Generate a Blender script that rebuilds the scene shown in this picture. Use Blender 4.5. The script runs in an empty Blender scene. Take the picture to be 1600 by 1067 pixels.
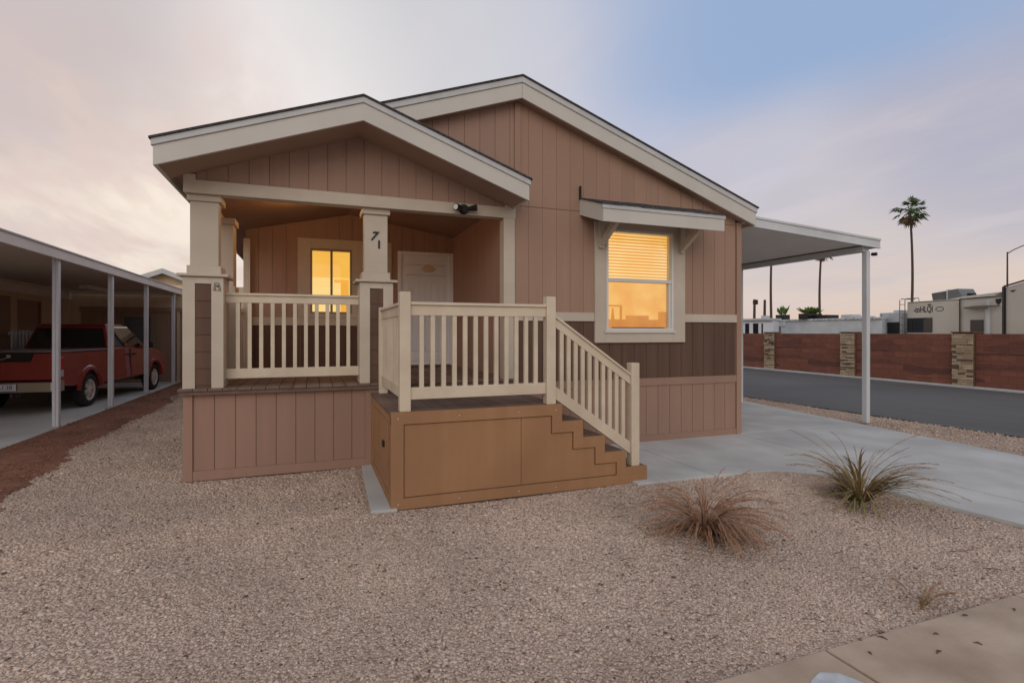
import bpy, math, random
import numpy as np
from mathutils import Vector, Matrix
random.seed(7); rng = np.random.default_rng(7)
R = math.radians
scene = bpy.context.scene
C = scene.collection

# ------------------------------------------------------------------ helpers
WORLDPOS = {}
def tag(o, label=None, cat=None, group=None, kind=None):
    if label: o['label'] = label
    if cat: o['category'] = cat
    if group: o['group'] = group
    if kind: o['kind'] = kind
    return o
def empty(name, loc=(0,0,0), label=None, cat=None, group=None):
    o = bpy.data.objects.new(name, None); C.objects.link(o)
    o.location = loc; o.empty_display_size = .2; WORLDPOS[o.name] = Vector(loc)
    return tag(o, label, cat, group)
class MB:
    def __init__(s): s.v = []; s.f = []
    def add(s, vs, fs):
        n = len(s.v); s.v += [tuple(v) for v in vs]; s.f += [tuple(i+n for i in f) for f in fs]; return s
    def box(s, x0, x1, y0, y1, z0, z1):
        return s.add([(x0,y0,z0),(x1,y0,z0),(x1,y1,z0),(x0,y1,z0),(x0,y0,z1),(x1,y0,z1),(x1,y1,z1),(x0,y1,z1)],
            [(3,2,1,0),(4,5,6,7),(0,1,5,4),(1,2,6,5),(2,3,7,6),(3,0,4,7)])
    def prism(s, poly, a, b, axis='y'):
        # poly in (u,w); extruded along axis from a to b.  y: (x,z)  x: (y,z)  z: (x,y)
        def P(p, t):
            return {'y':(p[0],t,p[1]), 'x':(t,p[0],p[1]), 'z':(p[0],p[1],t)}[axis]
        ar = sum(poly[i][0]*poly[(i+1)%len(poly)][1]-poly[(i+1)%len(poly)][0]*poly[i][1] for i in range(len(poly)))
        if ar < 0: poly = poly[::-1]
        if axis == 'y': poly = poly[::-1]
        n = len(poly)
        vs = [P(p,a) for p in poly]+[P(p,b) for p in poly]
        fs = [tuple(range(n))[::-1], tuple(range(n,2*n))]+[(i,(i+1)%n,n+(i+1)%n,n+i) for i in range(n)]
        return s.add(vs, fs)
    def tube(s, pts, r, seg=8, caps=True):
        pts = [Vector(p) for p in pts]
        rs = r if isinstance(r,(list,tuple)) else [r]*len(pts)
        n0 = len(s.v); up = Vector((0,0,1))
        for i,p in enumerate(pts):
            t = (pts[min(i+1,len(pts)-1)]-pts[max(i-1,0)]).normalized()
            u = t.cross(up) if abs(t.z) < .92 else t.cross(Vector((0,1,0)))
            u.normalize(); w = u.cross(t)
            for k in range(seg):
                a = 2*math.pi*k/seg
                s.v.append(tuple(p+(u*math.cos(a)+w*math.sin(a))*rs[i]))
        for i in range(len(pts)-1):
            for k in range(seg):
                a=n0+i*seg+k; b=n0+i*seg+(k+1)%seg
                s.f.append((a,b,b+seg,a+seg))
        if caps:
            s.f.append(tuple(n0+k for k in range(seg))[::-1])
            s.f.append(tuple(n0+(len(pts)-1)*seg+k for k in range(seg)))
        return s
    def lathe_x(s, prof, cy, cz, seg=28):
        # prof list of (x, r): spun round the X axis through (cy, cz)
        n0=len(s.v)
        for x,r in prof:
            for k in range(seg):
                a=2*math.pi*k/seg; s.v.append((x,cy+r*math.cos(a),cz+r*math.sin(a)))
        for i in range(len(prof)-1):
            for k in range(seg):
                a=n0+i*seg+k;b=n0+i*seg+(k+1)%seg; s.f.append((a,b,b+seg,a+seg))
        return s
    def build(s, name, m, parent=None, bevel=0, smooth=False, origin=None):
        me = bpy.data.meshes.new(name)
        vs = np.array(s.v, dtype=float)
        if origin is None:
            lo, hi = vs.min(0), vs.max(0); origin = Vector(((lo[0]+hi[0])/2,(lo[1]+hi[1])/2,lo[2]))
        origin = Vector(origin)
        me.from_pydata([tuple(v) for v in (vs-np.array(origin))], [], s.f); me.update()
        if smooth: me.polygons.foreach_set('use_smooth',[True]*len(me.polygons))
        me.materials.append(m)
        o = bpy.data.objects.new(name, me); C.objects.link(o)
        WORLDPOS[o.name] = origin.copy()
        if parent is not None:
            o.parent = parent; o.location = origin - WORLDPOS[parent.name]
        else: o.location = origin
        if bevel:
            b = o.modifiers.new('bevel','BEVEL'); b.width = bevel; b.segments = 2; b.limit_method='ANGLE'; b.angle_limit=R(40)
            if smooth:
                pass
        return o
def copy_to(o, parent, world):
    c = o.copy(); C.objects.link(c); c.parent = parent
    WORLDPOS[c.name] = Vector(world)
    c.location = Vector(world) - (WORLDPOS[parent.name] if parent else Vector((0,0,0)))
    return c
def copy_tree(o, parent=None):
    c = o.copy(); C.objects.link(c); c.parent = parent
    WORLDPOS[c.name] = WORLDPOS.get(o.name, Vector(o.location)).copy()
    for ch in [x for x in C.objects if x.parent == o]: copy_tree(ch, c)
    return c
def bx(name, m, parent, x0,x1,y0,y1,z0,z1, bevel=.004):
    return MB().box(x0,x1,y0,y1,z0,z1).build(name, m, parent, bevel)

# ------------------------------------------------------------------ materials
def mat(name, c1, c2=None, rough=.7, scale=3, mapscale=(1,1,1), bump=0, bscale=30, bmap=(1,1,1), metal=0, spec=.35, detail=6, coat=0, c3=None, s3=.6, bdist=.01, lo=.35, hi=.65, isl=0):
    m = bpy.data.materials.new(name); m.use_nodes = True
    N = m.node_tree.nodes; L = m.node_tree.links
    p = N['Principled BSDF']; p.inputs['Roughness'].default_value = rough; p.inputs['Metallic'].default_value = metal
    p.inputs['Specular IOR Level'].default_value = spec
    p.inputs['Coat Weight'].default_value = coat
    p.inputs['Base Color'].default_value = (*c1,1)
    geo = N.new('ShaderNodeNewGeometry')
    def noise(sc, ms, det):
        mp = N.new('ShaderNodeMapping'); mp.inputs['Scale'].default_value = ms
        L.new(geo.outputs['Position'], mp.inputs[0])
        n = N.new('ShaderNodeTexNoise'); n.inputs['Scale'].default_value = sc; n.inputs['Detail'].default_value = det
        L.new(mp.outputs[0], n.inputs[0]); return n
    def ramp(n, lo, hi):
        r = N.new('ShaderNodeMapRange'); r.inputs[1].default_value = lo; r.inputs[2].default_value = hi
        L.new(n.outputs[0], r.inputs[0]); return r
    def mix(f, a, b):
        x = N.new('ShaderNodeMix'); x.data_type='RGBA'; L.new(f, x.inputs[0])
        for v, i in ((a,6),(b,7)):
            if isinstance(v, tuple): x.inputs[i].default_value = (*v,1)
            else: L.new(v, x.inputs[i])
        return x.outputs[2]
    col = None
    if c2:
        col = mix(ramp(noise(scale,mapscale,detail),lo,hi).outputs[0], c1, c2)
    if c3:
        col = mix(ramp(noise(s3,(1,1,1),5),.42,.68).outputs[0], col if col else c1, c3)
    if isl:
        mr=N.new('ShaderNodeMapRange'); L.new(geo.outputs['Random Per Island'],mr.inputs[0]); mr.inputs[3].default_value=1-isl; mr.inputs[4].default_value=1+isl
        vm=N.new('ShaderNodeVectorMath'); vm.operation='SCALE'; L.new(col,vm.inputs[0]); L.new(mr.outputs[0],vm.inputs[3]); col=vm.outputs[0]
    if col: L.new(col, p.inputs['Base Color'])
    if bump:
        b = N.new('ShaderNodeBump'); b.inputs['Strength'].default_value = bump; b.inputs['Distance'].default_value = bdist
        L.new(noise(bscale,bmap,5).outputs[0], b.inputs['Height']); L.new(b.outputs[0], p.inputs['Normal'])
    return m
def emis(name, c1, c2, strength, scale=2, mapscale=(1,1,1), wave=None):
    m = bpy.data.materials.new(name); m.use_nodes = True
    N = m.node_tree.nodes; L = m.node_tree.links; p = N['Principled BSDF']
    p.inputs['Base Color'].default_value=(.05,.04,.03,1); p.inputs['Roughness'].default_value=.5
    geo = N.new('ShaderNodeNewGeometry'); mp = N.new('ShaderNodeMapping'); mp.inputs['Scale'].default_value = mapscale
    L.new(geo.outputs['Position'], mp.inputs[0])
    if wave:
        n = N.new('ShaderNodeTexWave'); n.bands_direction='Z'; n.inputs['Scale'].default_value=wave; n.inputs['Distortion'].default_value=.4; n.inputs['Detail'].default_value=1
    else:
        n = N.new('ShaderNodeTexNoise'); n.inputs['Scale'].default_value=scale; n.inputs['Detail'].default_value=3
    L.new(mp.outputs[0], n.inputs[0])
    x = N.new('ShaderNodeMix'); x.data_type='RGBA'; x.inputs[6].default_value=(*c1,1); x.inputs[7].default_value=(*c2,1)
    L.new(n.outputs['Fac' if 'Fac' in n.outputs else 0], x.inputs[0])
    L.new(x.outputs[2], p.inputs['Emission Color']); p.inputs['Emission Strength'].default_value = strength
    return m

V = (1,1,.05)      # vertical grain
SIDING = mat('siding_paint', (.355,.226,.160), (.392,.254,.182), .75, 9, V, bump=.35, bscale=60, bmap=V, bdist=.004, c3=(.345,.216,.155), s3=.5, isl=0.028)
SIDING2= mat('gable_paint', (.35,.225,.168), (.385,.25,.19), .75, 9, V, bump=.35, bscale=60, bmap=V, bdist=.004, c3=(.335,.213,.16), s3=.6, isl=0.028)
SKIRT  = mat('skirting_paint', (.315,.190,.138), (.345,.213,.157), .75, 9, V, bump=.3, bscale=60, bmap=V, bdist=.004, c3=(.30,.188,.142), s3=.7, isl=0.028)
DARKSD = mat('dark_siding_paint', (.105,.058,.038), (.13,.074,.050), .7, 9, V, bump=.35, bscale=60, bmap=V, bdist=.004, isl=0.06)
CREAM  = mat('cream_trim_paint', (.54,.475,.385), (.58,.51,.415), .6, 5, (1,1,1), bump=.12, bscale=50, bdist=.003, c3=(.50,.43,.345), s3=1.2, isl=0.028)
FASCIA = mat('fascia_paint', (.56,.535,.48), (.60,.575,.515), .6, 2, (1,1,1), bump=.1, bscale=50, bdist=.003)
DRIP   = mat('drip_edge_metal', (.48,.49,.49), (.56,.57,.57), .5, 4)
RAIL   = mat('railing_paint', (.65,.555,.42), (.69,.595,.455), .55, 8, (1,1,1), bump=.1, bscale=60, bdist=.003, c3=(.57,.48,.36), s3=2.5, isl=0.028)
STEPP  = mat('step_panel_paint', (.33,.178,.085), (.365,.20,.10), .7, 7, V, bump=.3, bscale=60, bmap=V, bdist=.004, c3=(.30,.160,.080), s3=1.1)
DECKM  = mat('deck_boards', (.13,.083,.062), (.18,.118,.09), .65, 14, (1,.06,1), bump=.3, bscale=70, bmap=(1,.06,1), bdist=.003, c3=(.20,.145,.115), s3=1.5, isl=0.14)
SHING  = mat('shingle', (.035,.035,.038), (.09,.085,.085), .9, 30, bump=.6, bscale=60, bdist=.01)
SOFFIT = mat('soffit_paint', (.34,.225,.17), (.37,.25,.19), .75, 3)
METALW = mat('carport_white_metal', (.58,.61,.62), (.64,.67,.68), .4, 3, spec=.5, c3=(.53,.55,.56), s3=1.5)
METALU = mat('carport_panel_metal', (.80,.77,.71), (.84,.81,.75), .5, 3)
METALG = mat('old_carport_metal', (.80,.74,.68), (.84,.78,.72), .55, 2, c3=(.74,.67,.61), s3=.8)
POSTG  = mat('galvanised_post', (.60,.62,.66), (.68,.70,.74), .4, 9, (1,1,.3), spec=.5)
BLACK  = mat('black_plastic', (.012,.012,.013), None, .35)
DOORM  = mat('door_paint', (.80,.82,.85), (.84,.86,.89), .5, 3, c3=(.76,.78,.81), s3=1.5)
WINF   = mat('window_vinyl', (.66,.64,.60), (.70,.68,.64), .4)
BRONZE = mat('bronze_trim', (.30,.235,.19), (.33,.26,.21), .6)
GLASSD = mat('dark_glass', (.012,.014,.017), None, .05, spec=.6)
CONC   = mat('concrete', (.485,.485,.46), (.57,.57,.545), .85, 2.6, (1,.5,1), bump=.25, bscale=90, bdist=.003, c3=(.415,.415,.40), s3=1.1)
CONCW  = mat('warm_concrete', (.44,.335,.245), (.54,.425,.32), .85, 3.2, (1,1.6,1), bump=.4, bscale=80, bdist=.004, c3=(.34,.25,.18), s3=1.7)
CONCL  = mat('left_concrete', (.52,.52,.49), (.58,.58,.55), .85, 1.2, bump=.25, bscale=90, bdist=.003, c3=(.42,.42,.40), s3=.7)
ASPH   = mat('asphalt', (.088,.085,.082), (.118,.114,.109), .85, .8, (1,.25,1), bump=.5, bscale=140, bdist=.004, c3=(.125,.12,.118), s3=.25)
DIRTR  = mat('red_dirt', (.24,.105,.062), (.33,.155,.10), .95, 7, bump=1, bscale=45, bdist=.03, c3=(.19,.085,.055), s3=1.2, detail=9)
EARTH  = mat('earth', (.36,.27,.20), (.42,.32,.25), .95, 4, bump=.6, bscale=40, bdist=.02)
TAN    = mat('tan_siding_paint', (.60,.475,.325), (.66,.52,.36), .8, 6, V, bump=.2, bscale=50, bmap=V)
BROWNW = mat('brown_neighbour_paint', (.34,.215,.155), (.38,.245,.18), .8, 6, V)
BARK   = mat('palm_bark', (.055,.04,.03), (.11,.08,.06), .95, 8, (1,1,3), bump=.6, bscale=20)
RVW    = mat('trailer_cream_shell', (.55,.52,.45), (.60,.57,.50), .4, .8, c3=(.50,.47,.40), s3=.5)
RVG    = mat('trailer_grey_shell', (.50,.53,.55), (.56,.59,.61), .5, 1, c3=(.43,.45,.46), s3=.9)
MHW    = mat('aged_white_shell', (.50,.55,.57), (.57,.62,.64), .55, 1.4, (1,1,3), c3=(.40,.44,.46), s3=.8)

def gravel_mat(name, cols, island=True):
    m = bpy.data.materials.new(name); m.use_nodes=True; N=m.node_tree.nodes; L=m.node_tree.links; p=N['Principled BSDF']
    p.inputs['Roughness'].default_value=.9; p.inputs['Specular IOR Level'].default_value=.2
    g=N.new('ShaderNodeNewGeometry'); r=N.new('ShaderNodeValToRGB'); r.color_ramp.interpolation='LINEAR'
    while len(r.color_ramp.elements)<len(cols): r.color_ramp.elements.new(.5)
    for i,(pos,c) in enumerate(cols):
        r.color_ramp.elements[i].position=pos; r.color_ramp.elements[i].color=(*c,1)
    if island: L.new(g.outputs['Random Per Island'], r.inputs[0])
    else:
        v=N.new('ShaderNodeTexVoronoi'); v.inputs['Scale'].default_value=48; L.new(g.outputs['Position'], v.inputs['Vector'])
        s=N.new('ShaderNodeSeparateColor'); L.new(v.outputs['Color'], s.inputs[0]); L.new(s.outputs[0], r.inputs[0])
        b=N.new('ShaderNodeBump'); b.inputs['Strength'].default_value=1; b.inputs['Distance'].default_value=.02; b.invert=True
        L.new(v.outputs['Distance'], b.inputs['Height']); L.new(b.outputs[0], p.inputs['Normal'])
    n=N.new('ShaderNodeTexNoise'); n.inputs['Scale'].default_value=.8; n.inputs['Detail'].default_value=4; L.new(g.outputs['Position'], n.inputs[0])
    mr=N.new('ShaderNodeMapRange'); mr.inputs[1].default_value=.35; mr.inputs[2].default_value=.65; mr.inputs[3].default_value=.88; mr.inputs[4].default_value=1.12
    L.new(n.outputs[0], mr.inputs[0])
    x=N.new('ShaderNodeVectorMath'); x.operation='SCALE'; L.new(r.outputs[0], x.inputs[0]); L.new(mr.outputs[0], x.inputs[3]); L.new(x.outputs[0], p.inputs['Base Color'])
    return m
GCOL = [(0,(.10,.065,.045)),(.02,(.26,.18,.13)),(.04,(.54,.41,.325)),(.5,(.62,.485,.39)),(.92,(.67,.53,.43)),(1,(.74,.61,.51))]
STONE = gravel_mat('gravel_stones', GCOL)
GRAV  = gravel_mat('gravel_bed', [(0,(.30,.215,.16)),(.3,(.46,.35,.27)),(1,(.56,.43,.345))], False)  # darker than the stones: shade of the crevices put into the colour

# ------------------------------------------------------------------ siding
SP = .206
def clipx(poly, a, b):
    def cut(ps, f, t):
        out=[]
        for i in range(len(ps)):
            p, q = ps[i], ps[(i+1)%len(ps)]
            ip, iq = f(p), f(q)
            if ip: out.append(p)
            if ip != iq:
                k=(t-p[0])/(q[0]-p[0]); out.append((t, p[1]+k*(q[1]-p[1])))
        return out
    ps = cut(poly, lambda p:p[0]>=a, a)
    if len(ps)>2: ps = cut(ps, lambda p:p[0]<=b, b)
    return ps if len(ps)>2 else []
def siding(mb, poly, front, thick=.012, axis='y', off=2.50, g=.0062, sp=SP):
    us=[p[0] for p in poly]; lo,hi=min(us),max(us)
    k=math.floor((lo-off)/sp)
    while off+k*sp < hi:
        a=max(lo, off+k*sp+g/2); b=min(hi, off+(k+1)*sp-g/2)
        if b-a>.012:
            ps=clipx(poly,a,b)
            if ps: mb.prism(ps, front, front+thick, axis)
        k+=1
    return mb
def rect(a,b,c,d): return [(a,c),(b,c),(b,d),(a,d)]

# ================================================================== GROUND
def sheet(name, poly, z, m, kind='structure', thick=None, bevel=0):
    mb=MB()
    if thick: mb.prism(poly, z-thick, z, 'z')
    else:
        ar=sum(poly[i][0]*poly[(i+1)%len(poly)][1]-poly[(i+1)%len(poly)][0]*poly[i][1] for i in range(len(poly)))
        if ar<0: poly=poly[::-1]
        mb.add([(x,y,z) for x,y in poly],[tuple(range(len(poly)))])
    o=mb.build(name,m,bevel=bevel); o['kind']=kind; return o
sheet('ground', [(-2500,-2500),(2500,-2500),(2500,2500),(-2500,2500)], -.03, EARTH)
# gravel yard as a slightly uneven grid
def grid(name, x0,x1,y0,y1,n,m, zf, m_):
    mb=MB(); vs=[]; fs=[]
    for j in range(m+1):
        for i in range(n+1):
            x=x0+(x1-x0)*i/n; y=y0+(y1-y0)*j/m; vs.append((x,y,zf(x,y)))
    for j in range(m):
        for i in range(n):
            a=j*(n+1)+i; fs.append((a,a+1,a+n+2,a+n+1))
    o=mb.add(vs,fs).build(name,m_,smooth=True); o['kind']='structure'; return o
def zg(x,y): return .006*math.sin(2.1*x+1.3*math.sin(y*1.7))+.006*math.sin(1.9*y+x)-.004
grid('gravel_yard', -3.93, 6.0, 1.93, 26, 90, 180, zg, GRAV)
grid('gravel_verge', 8.3, 10.12, 1.93, 30, 16, 120, lambda x,y: zg(x,y)*.5-.004, GRAV)
# drive and paths
def drive_left(n=9):
    pts=[]
    for i in range(n+1):
        t=i/n*math.pi/2; pts.append((4.75+.62*math.sin(t)*1.0, 4.10+.60*math.cos(t)))
    return pts
DR_R=lambda y: 8.63+(y-4.64)*.155
sheet('path_slab', [(3.2,4.74),(4.186,4.72),(4.186,6.56),(3.2,6.56)], .022, CONC, thick=.08, bevel=.006)
curve=[(4.208,4.72),(4.6,4.71)]+[(x,y) for x,y in drive_left()]+[(5.42,3.4),(5.50,2.7),(5.50,1.93),(6.212,1.93),(6.212,6.56),(4.208,6.56)]
sheet('path_slab', curve, .020, CONC, thick=.08, bevel=.006)
sheet('driveway', [(6.232,1.93),(DR_R(1.93),1.93),(DR_R(6.55),6.55),(6.232,6.55)], .021, CONC, thick=.08, bevel=.006)
sheet('driveway', [(6.225,6.56),(DR_R(6.56),6.56),(DR_R(9.8),9.8),(6.225,9.8)], .021, CONC, thick=.08, bevel=.006)
sheet('driveway', [(6.225,9.81),(DR_R(9.8),9.81),(9.6,20),(6.225,20)], .021, CONC, thick=.08, bevel=.006)
sheet('stair_footing', [(.49,4.84),(.72,4.82),(.74,6.56),(.56,6.56)], .022, CONC, thick=.06, bevel=.004)
for a,b in ((-4.0,.86),(.87,2.370),(2.388,3.93),(3.942,5.5),(5.512,9.5)):
    sheet('sidewalk', [(a,.3),(b,.3),(b,1.915),(a,1.915)], .035, CONCW, thick=.12, bevel=.008)
sheet('sidewalk_patch', [(1.95,1.50),(2.08,1.50),(2.25,1.56),(2.31,1.66),(2.27,1.755),(2.19,1.79),(2.10,1.76),(2.01,1.69)], .0385, mat('pale_patch',(.50,.55,.58),(.66,.70,.72),.7,14,c3=(.42,.43,.43),s3=6), thick=.003)
sheet('street', [(-60,-6),(60,-6),(60,.2),(-60,.2)], -.06+.05, ASPH)
# side road
WX=lambda y: 17.9+.084*(y-8.5)
sheet('road', [(10.12,-6),(WX(-6)-.35,-6),(WX(60)-.35,60),(10.3,60)], .006, ASPH)
sheet('gutter', [(WX(-6)-.35,-6),(WX(-6)-.02,-6),(WX(60)-.02,60),(WX(60)-.35,60)], .05, CONC, thick=.1, bevel=.01)
sheet('back_lot', [(WX(-6)+.2,-6),(60,-6),(60,80),(WX(80)+.2,80)], .0, EARTH)
# left side
sheet('carport_slab', [(-7.1,5),(-3.97,5),(-3.97,20.1),(-7.1,20.1)], .02, CONCL, thick=.1, bevel=.006)
ed=[]
y=5.0
while y<20.2:
    ed.append((-2.84+.10*math.sin(y*1.1)+.05*math.sin(y*3.1+1)+.07*random.uniform(-1,1)-.03*(y-6),y)); y+=.16
mb=MB()
n=len(ed); vs=[]; fs=[]
for i,(x,y) in enumerate(ed):
    for k in range(7):
        t=k/6; xx=-3.96+(x+3.96)*t
        vs.append((xx,y,.016+.02*math.sin(math.pi*min(1,t*1.02))*(.6+.4*math.sin(y*5+k)) - (0.02 if k==6 else 0)))
for i in range(n-1):
    for k in range(6): a=i*7+k; fs.append((a,a+1,a+8,a+7))
o=mb.add(vs,fs).build('dirt_strip',DIRTR,smooth=True); o['kind']='structure'

# loose crushed stones
def keep_out(x,y):
    k=np.zeros(len(x),bool)
    k|=(x>-1.33)&(x<2.45)&(y>6.56)
    k|=(x>2.4)&(y>6.54)
    k|=(x>.66)&(x<3.40)&(y>4.83)&(y<6.6)
    k|=(x>.47)&(x<.75)&(y>4.8)
    k|=(x>3.18)&(y>4.73)&(x<6.3)
    k|=(x>5.37)&(x<6.3)&(y>4.0)
    k|=(x>5.49-.045*(y-1.93))&(x<DR_R(y)+.02)
    k|=(x>4.75)&(y>4.1)&(((x-4.75)/.62)**2+((y-4.10)/.60)**2>1)&(x<6.3)
    k|=(y<1.925)
    k|=(x<-2.88-.03*(y-6)-np.abs(rng.normal(0,.11,len(x))))
    return k
def stones(name, x0,x1,y0,y1, dens, smin, smax, label_kind, m=STONE, keep=keep_out, zb=None, cam=True):
    n=int((x1-x0)*(y1-y0)*dens)
    x=rng.uniform(x0,x1,n); y=rng.uniform(y0,y1,n); k=~keep(x,y)
    if cam:   # only what the lens or a step beside it could see
        d=.353*x+.936*y; r=.936*x-.353*y
        k&=(np.abs(r)<d*1.05+1.0)
    x=x[k];y=y[k];n=len(x)
    s=smin+(smax-smin)*rng.beta(1.3,3.0,n)*(.75+.5*(np.sin(x*1.9+2*np.sin(y*1.3))>0)*rng.random(n))
    cube=np.array([(-1,-1,-1),(1,-1,-1),(1,1,-1),(-1,1,-1),(-1,-1,1),(1,-1,1),(1,1,1),(-1,1,1)],float)
    v=cube[None]*rng.uniform(.45,1.1,(n,8,1))*.5+rng.normal(0,.10,(n,8,3))
    v*=np.stack([s*rng.uniform(.8,1.5,n),s*rng.uniform(.6,1.1,n),s*rng.uniform(.28,.6,n)],1)[:,None,:]
    a=rng.uniform(0,2*np.pi,n); t=rng.normal(0,.22,n)
    ca,sa=np.cos(a)[:,None],np.sin(a)[:,None]; ct,st=np.cos(t)[:,None],np.sin(t)[:,None]
    X,Y,Z=v[...,0],v[...,1],v[...,2]
    Y,Z=Y*ct-Z*st, Y*st+Z*ct
    X,Y=X*ca-Y*sa, X*sa+Y*ca
    zz=.006*np.sin(2.1*x+1.3*np.sin(y*1.7))+.006*np.sin(1.9*y+x)-.004 if zb is None else zb(x,y)
    v=np.stack([X+x[:,None],Y+y[:,None],Z+(zz+s*rng.uniform(-.05,.14,n))[:,None]],2).reshape(-1,3)
    f=np.array([(3,2,1,0),(4,5,6,7),(0,1,5,4),(1,2,6,5),(2,3,7,6),(3,0,4,7)])
    F=(f[None]+(np.arange(n)*8)[:,None,None]).reshape(-1)
    me=bpy.data.meshes.new(name); me.vertices.add(n*8); me.vertices.foreach_set('co',v.ravel())
    nf=n*6; me.loops.add(nf*4); me.loops.foreach_set('vertex_index',F.astype(np.int32))
    me.polygons.add(nf); me.polygons.foreach_set('loop_start',np.arange(nf,dtype=np.int32)*4)
    me.update(calc_edges=True); me.materials.append(m)
    o=bpy.data.objects.new(name,me); C.objects.link(o)
    return o
def merge_stones(objs, name, label, cat):
    o=objs[0]
    import bmesh
    b=bmesh.new()
    for q in objs: b.from_mesh(q.data)
    b.to_mesh(o.data); b.free()
    for q in objs[1:]: bpy.data.objects.remove(q)
    o.name=name; return tag(o,label,cat,kind='stuff')
g1=stones('gravel_a',-2.6,5.6,1.9,4.2,4200,.008,.029,'')
g2=stones('gravel_b',-3.6,6.0,4.2,7.2,2600,.010,.031,'')
g3=stones('gravel_c',-3.9,-1.3,7.2,15,1100,.012,.032,'')
g4=stones('gravel_d',8.7,10.15,2.5,14,500,.014,.036,'',keep=lambda x,y:(x<DR_R(y)+.02))
merge_stones([g1,g2,g3,g4],'gravel_stones','loose pinkish beige crushed gravel covering the front yard','gravel')
DSTONE=gravel_mat('dirt_clods',[(0,(.15,.065,.04)),(.6,(.27,.125,.08)),(1,(.42,.30,.22))])
d1=stones('dirt_clods',-3.95,-2.3,5,20,260,.008,.03,'',m=DSTONE,keep=lambda x,y:(x>-2.75-.03*(y-6))&(rng.random(len(x))>.25),zb=lambda x,y:x*0+.03)
tag(d1,'loose clods and pebbles on the red dirt strip beside the left carport','dirt clods',kind='stuff')

# ================================================================== THE HOME
home=empty('manufactured_home',(2.5,6.6,0),'pinkish tan manufactured home with gabled porch, cream trim and two glowing windows','house')
FY=6.55
zs=lambda x: 4.65-.352*abs(x-2.55)          # main soffit line
zp=lambda x: 3.93-.360*abs(x-.53)           # porch soffit line
# upper walls
mb=MB()
siding(mb, [(2.5,1.88),(3.75,1.88),(3.75,3.275),(2.5,3.275)], FY, g=.0035)
siding(mb, [(2.5,3.283),(3.75,3.283),(3.75,zs(3.75)),(2.55,zs(2.55)),(2.5,zs(2.5))], FY, g=.0035)
siding(mb, [(3.75,3.16),(5.17,3.16),(5.17,3.275),(3.75,3.275)], FY, g=.0035)
siding(mb, [(3.75,3.283),(5.17,3.283),(5.17,zs(5.17)),(3.75,zs(3.75))], FY, g=.0035)
siding(mb, [(5.17,1.88),(6.22,1.88),(6.22,3.275),(5.17,3.275)], FY)
siding(mb, [(5.17,3.283),(6.22,3.283),(6.22,zs(6.22)),(5.17,zs(5.17))], FY)
# backing with the window hole
mb.box(2.5,3.87,FY+.0121,FY+.11,.02,3.24).box(5.01,6.22,FY+.0121,FY+.11,.02,3.24)
mb.box(3.87,5.01,FY+.0121,FY+.11,.02,1.63).box(3.87,5.01,FY+.0121,FY+.11,3.07,3.24)
mb.prism([(-1.2,3.24),(6.22,3.24),(6.22,zs(6.22)),(2.55,zs(2.55)),(-1.2,zs(-1.2))],FY+.0121,FY+.11,'y')
mb.build('wall_siding',SIDING,home)
mb=MB(); siding(mb, [(-1.16,3.24),(2.5,3.24),(2.5,zs(2.5)),(-1.16,zs(-1.16))], FY, off=2.44); mb.build('gable_siding',SIDING2,home)
mb=MB()
for a,b,t in ((2.5,3.75,1.76),(3.75,5.17,1.46),(5.17,6.22,1.76)): siding(mb, rect(a,b,.94,t), FY)
mb.build('dark_siding',DARKSD,home)
mb=MB(); siding(mb, rect(2.5,6.22,.11,.83), FY)
mb.box(2.5,6.22,FY-.014,FY+.0119,.83,.94); mb.box(2.5,6.22,FY-.012,FY+.0119,0.0,.11)
mb.build('skirting',SKIRT,home,.002)
bx('corner_board',SIDING,home,6.222,6.315,FY-.02,FY+.11,0,zs(6.315),.003)
bx('gable_batten',SIDING,home,2.502,2.585,FY-.022,FY-.0005,3.42,zs(2.502),.003)
# belt band
for a,b in ((2.5,3.695),(5.225,6.221)): MB().box(a,b,FY-.02,FY+.0119,1.76,1.88).build('belt_band',CREAM,home,.003)
# right side wall, left wall, rear
mb=MB()
siding(mb, rect(6.66,25.9,.0,zs(6.31)+.02), 6.293, .012,'x')
mb.box(6.15,6.292,6.66,26,.0,zs(6.31)+.02)
mb.box(-.99,-.86,9.53,26,.0,zs(-.99)+.02)
mb.box(-.85,6.14,25.9,25.99,.0,3.3)
mb.box(-.85,6.14,11.5,25.8,.0,3.2)
mb.build('side_wall',SIDING,home)

# ---- main roof
def chev(xa,xb,xc,z0,slope,dz0,dz1,y0,y1,mb, gap=0):
    z=lambda x: z0-slope*abs(x-xb)
    if gap:
        mb.prism([(xa,z(xa)+dz0),(xb-gap,z(xb)+dz0),(xb-gap,z(xb)+dz1),(xa,z(xa)+dz1)],y0,y1,'y')
        mb.prism([(xb+gap,z(xb)+dz0),(xc,z(xc)+dz0),(xc,z(xc)+dz1),(xb+gap,z(xb)+dz1)],y0,y1,'y')
    else:
        a=[(xa,z(xa)+dz0),(xb,z(xb)+dz0),(xc,z(xc)+dz0),(xc,z(xc)+dz1),(xb,z(xb)+dz1),(xa,z(xa)+dz1)]
        mb.add([(p[0],y0,p[1]) for p in a]+[(p[0],y1,p[1]) for p in a],
               [(0,1,4,5),(1,2,3,4),(6,11,10,7),(7,10,9,8),(0,6,7,1),(1,7,8,2),(2,8,9,3),(3,9,10,4),(4,10,11,5),(5,11,6,0)])
    return mb
roof=chev(-1.36,2.55,6.44,4.65,.352,.0,.24,6.42,26.3,MB()).build('roof',SOFFIT,home)
o=chev(.60,2.55,6.46,4.65,.352,-.012,.185,6.385,6.4195,MB(),gap=.002).build('fascia',FASCIA,roof,.003)
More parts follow.
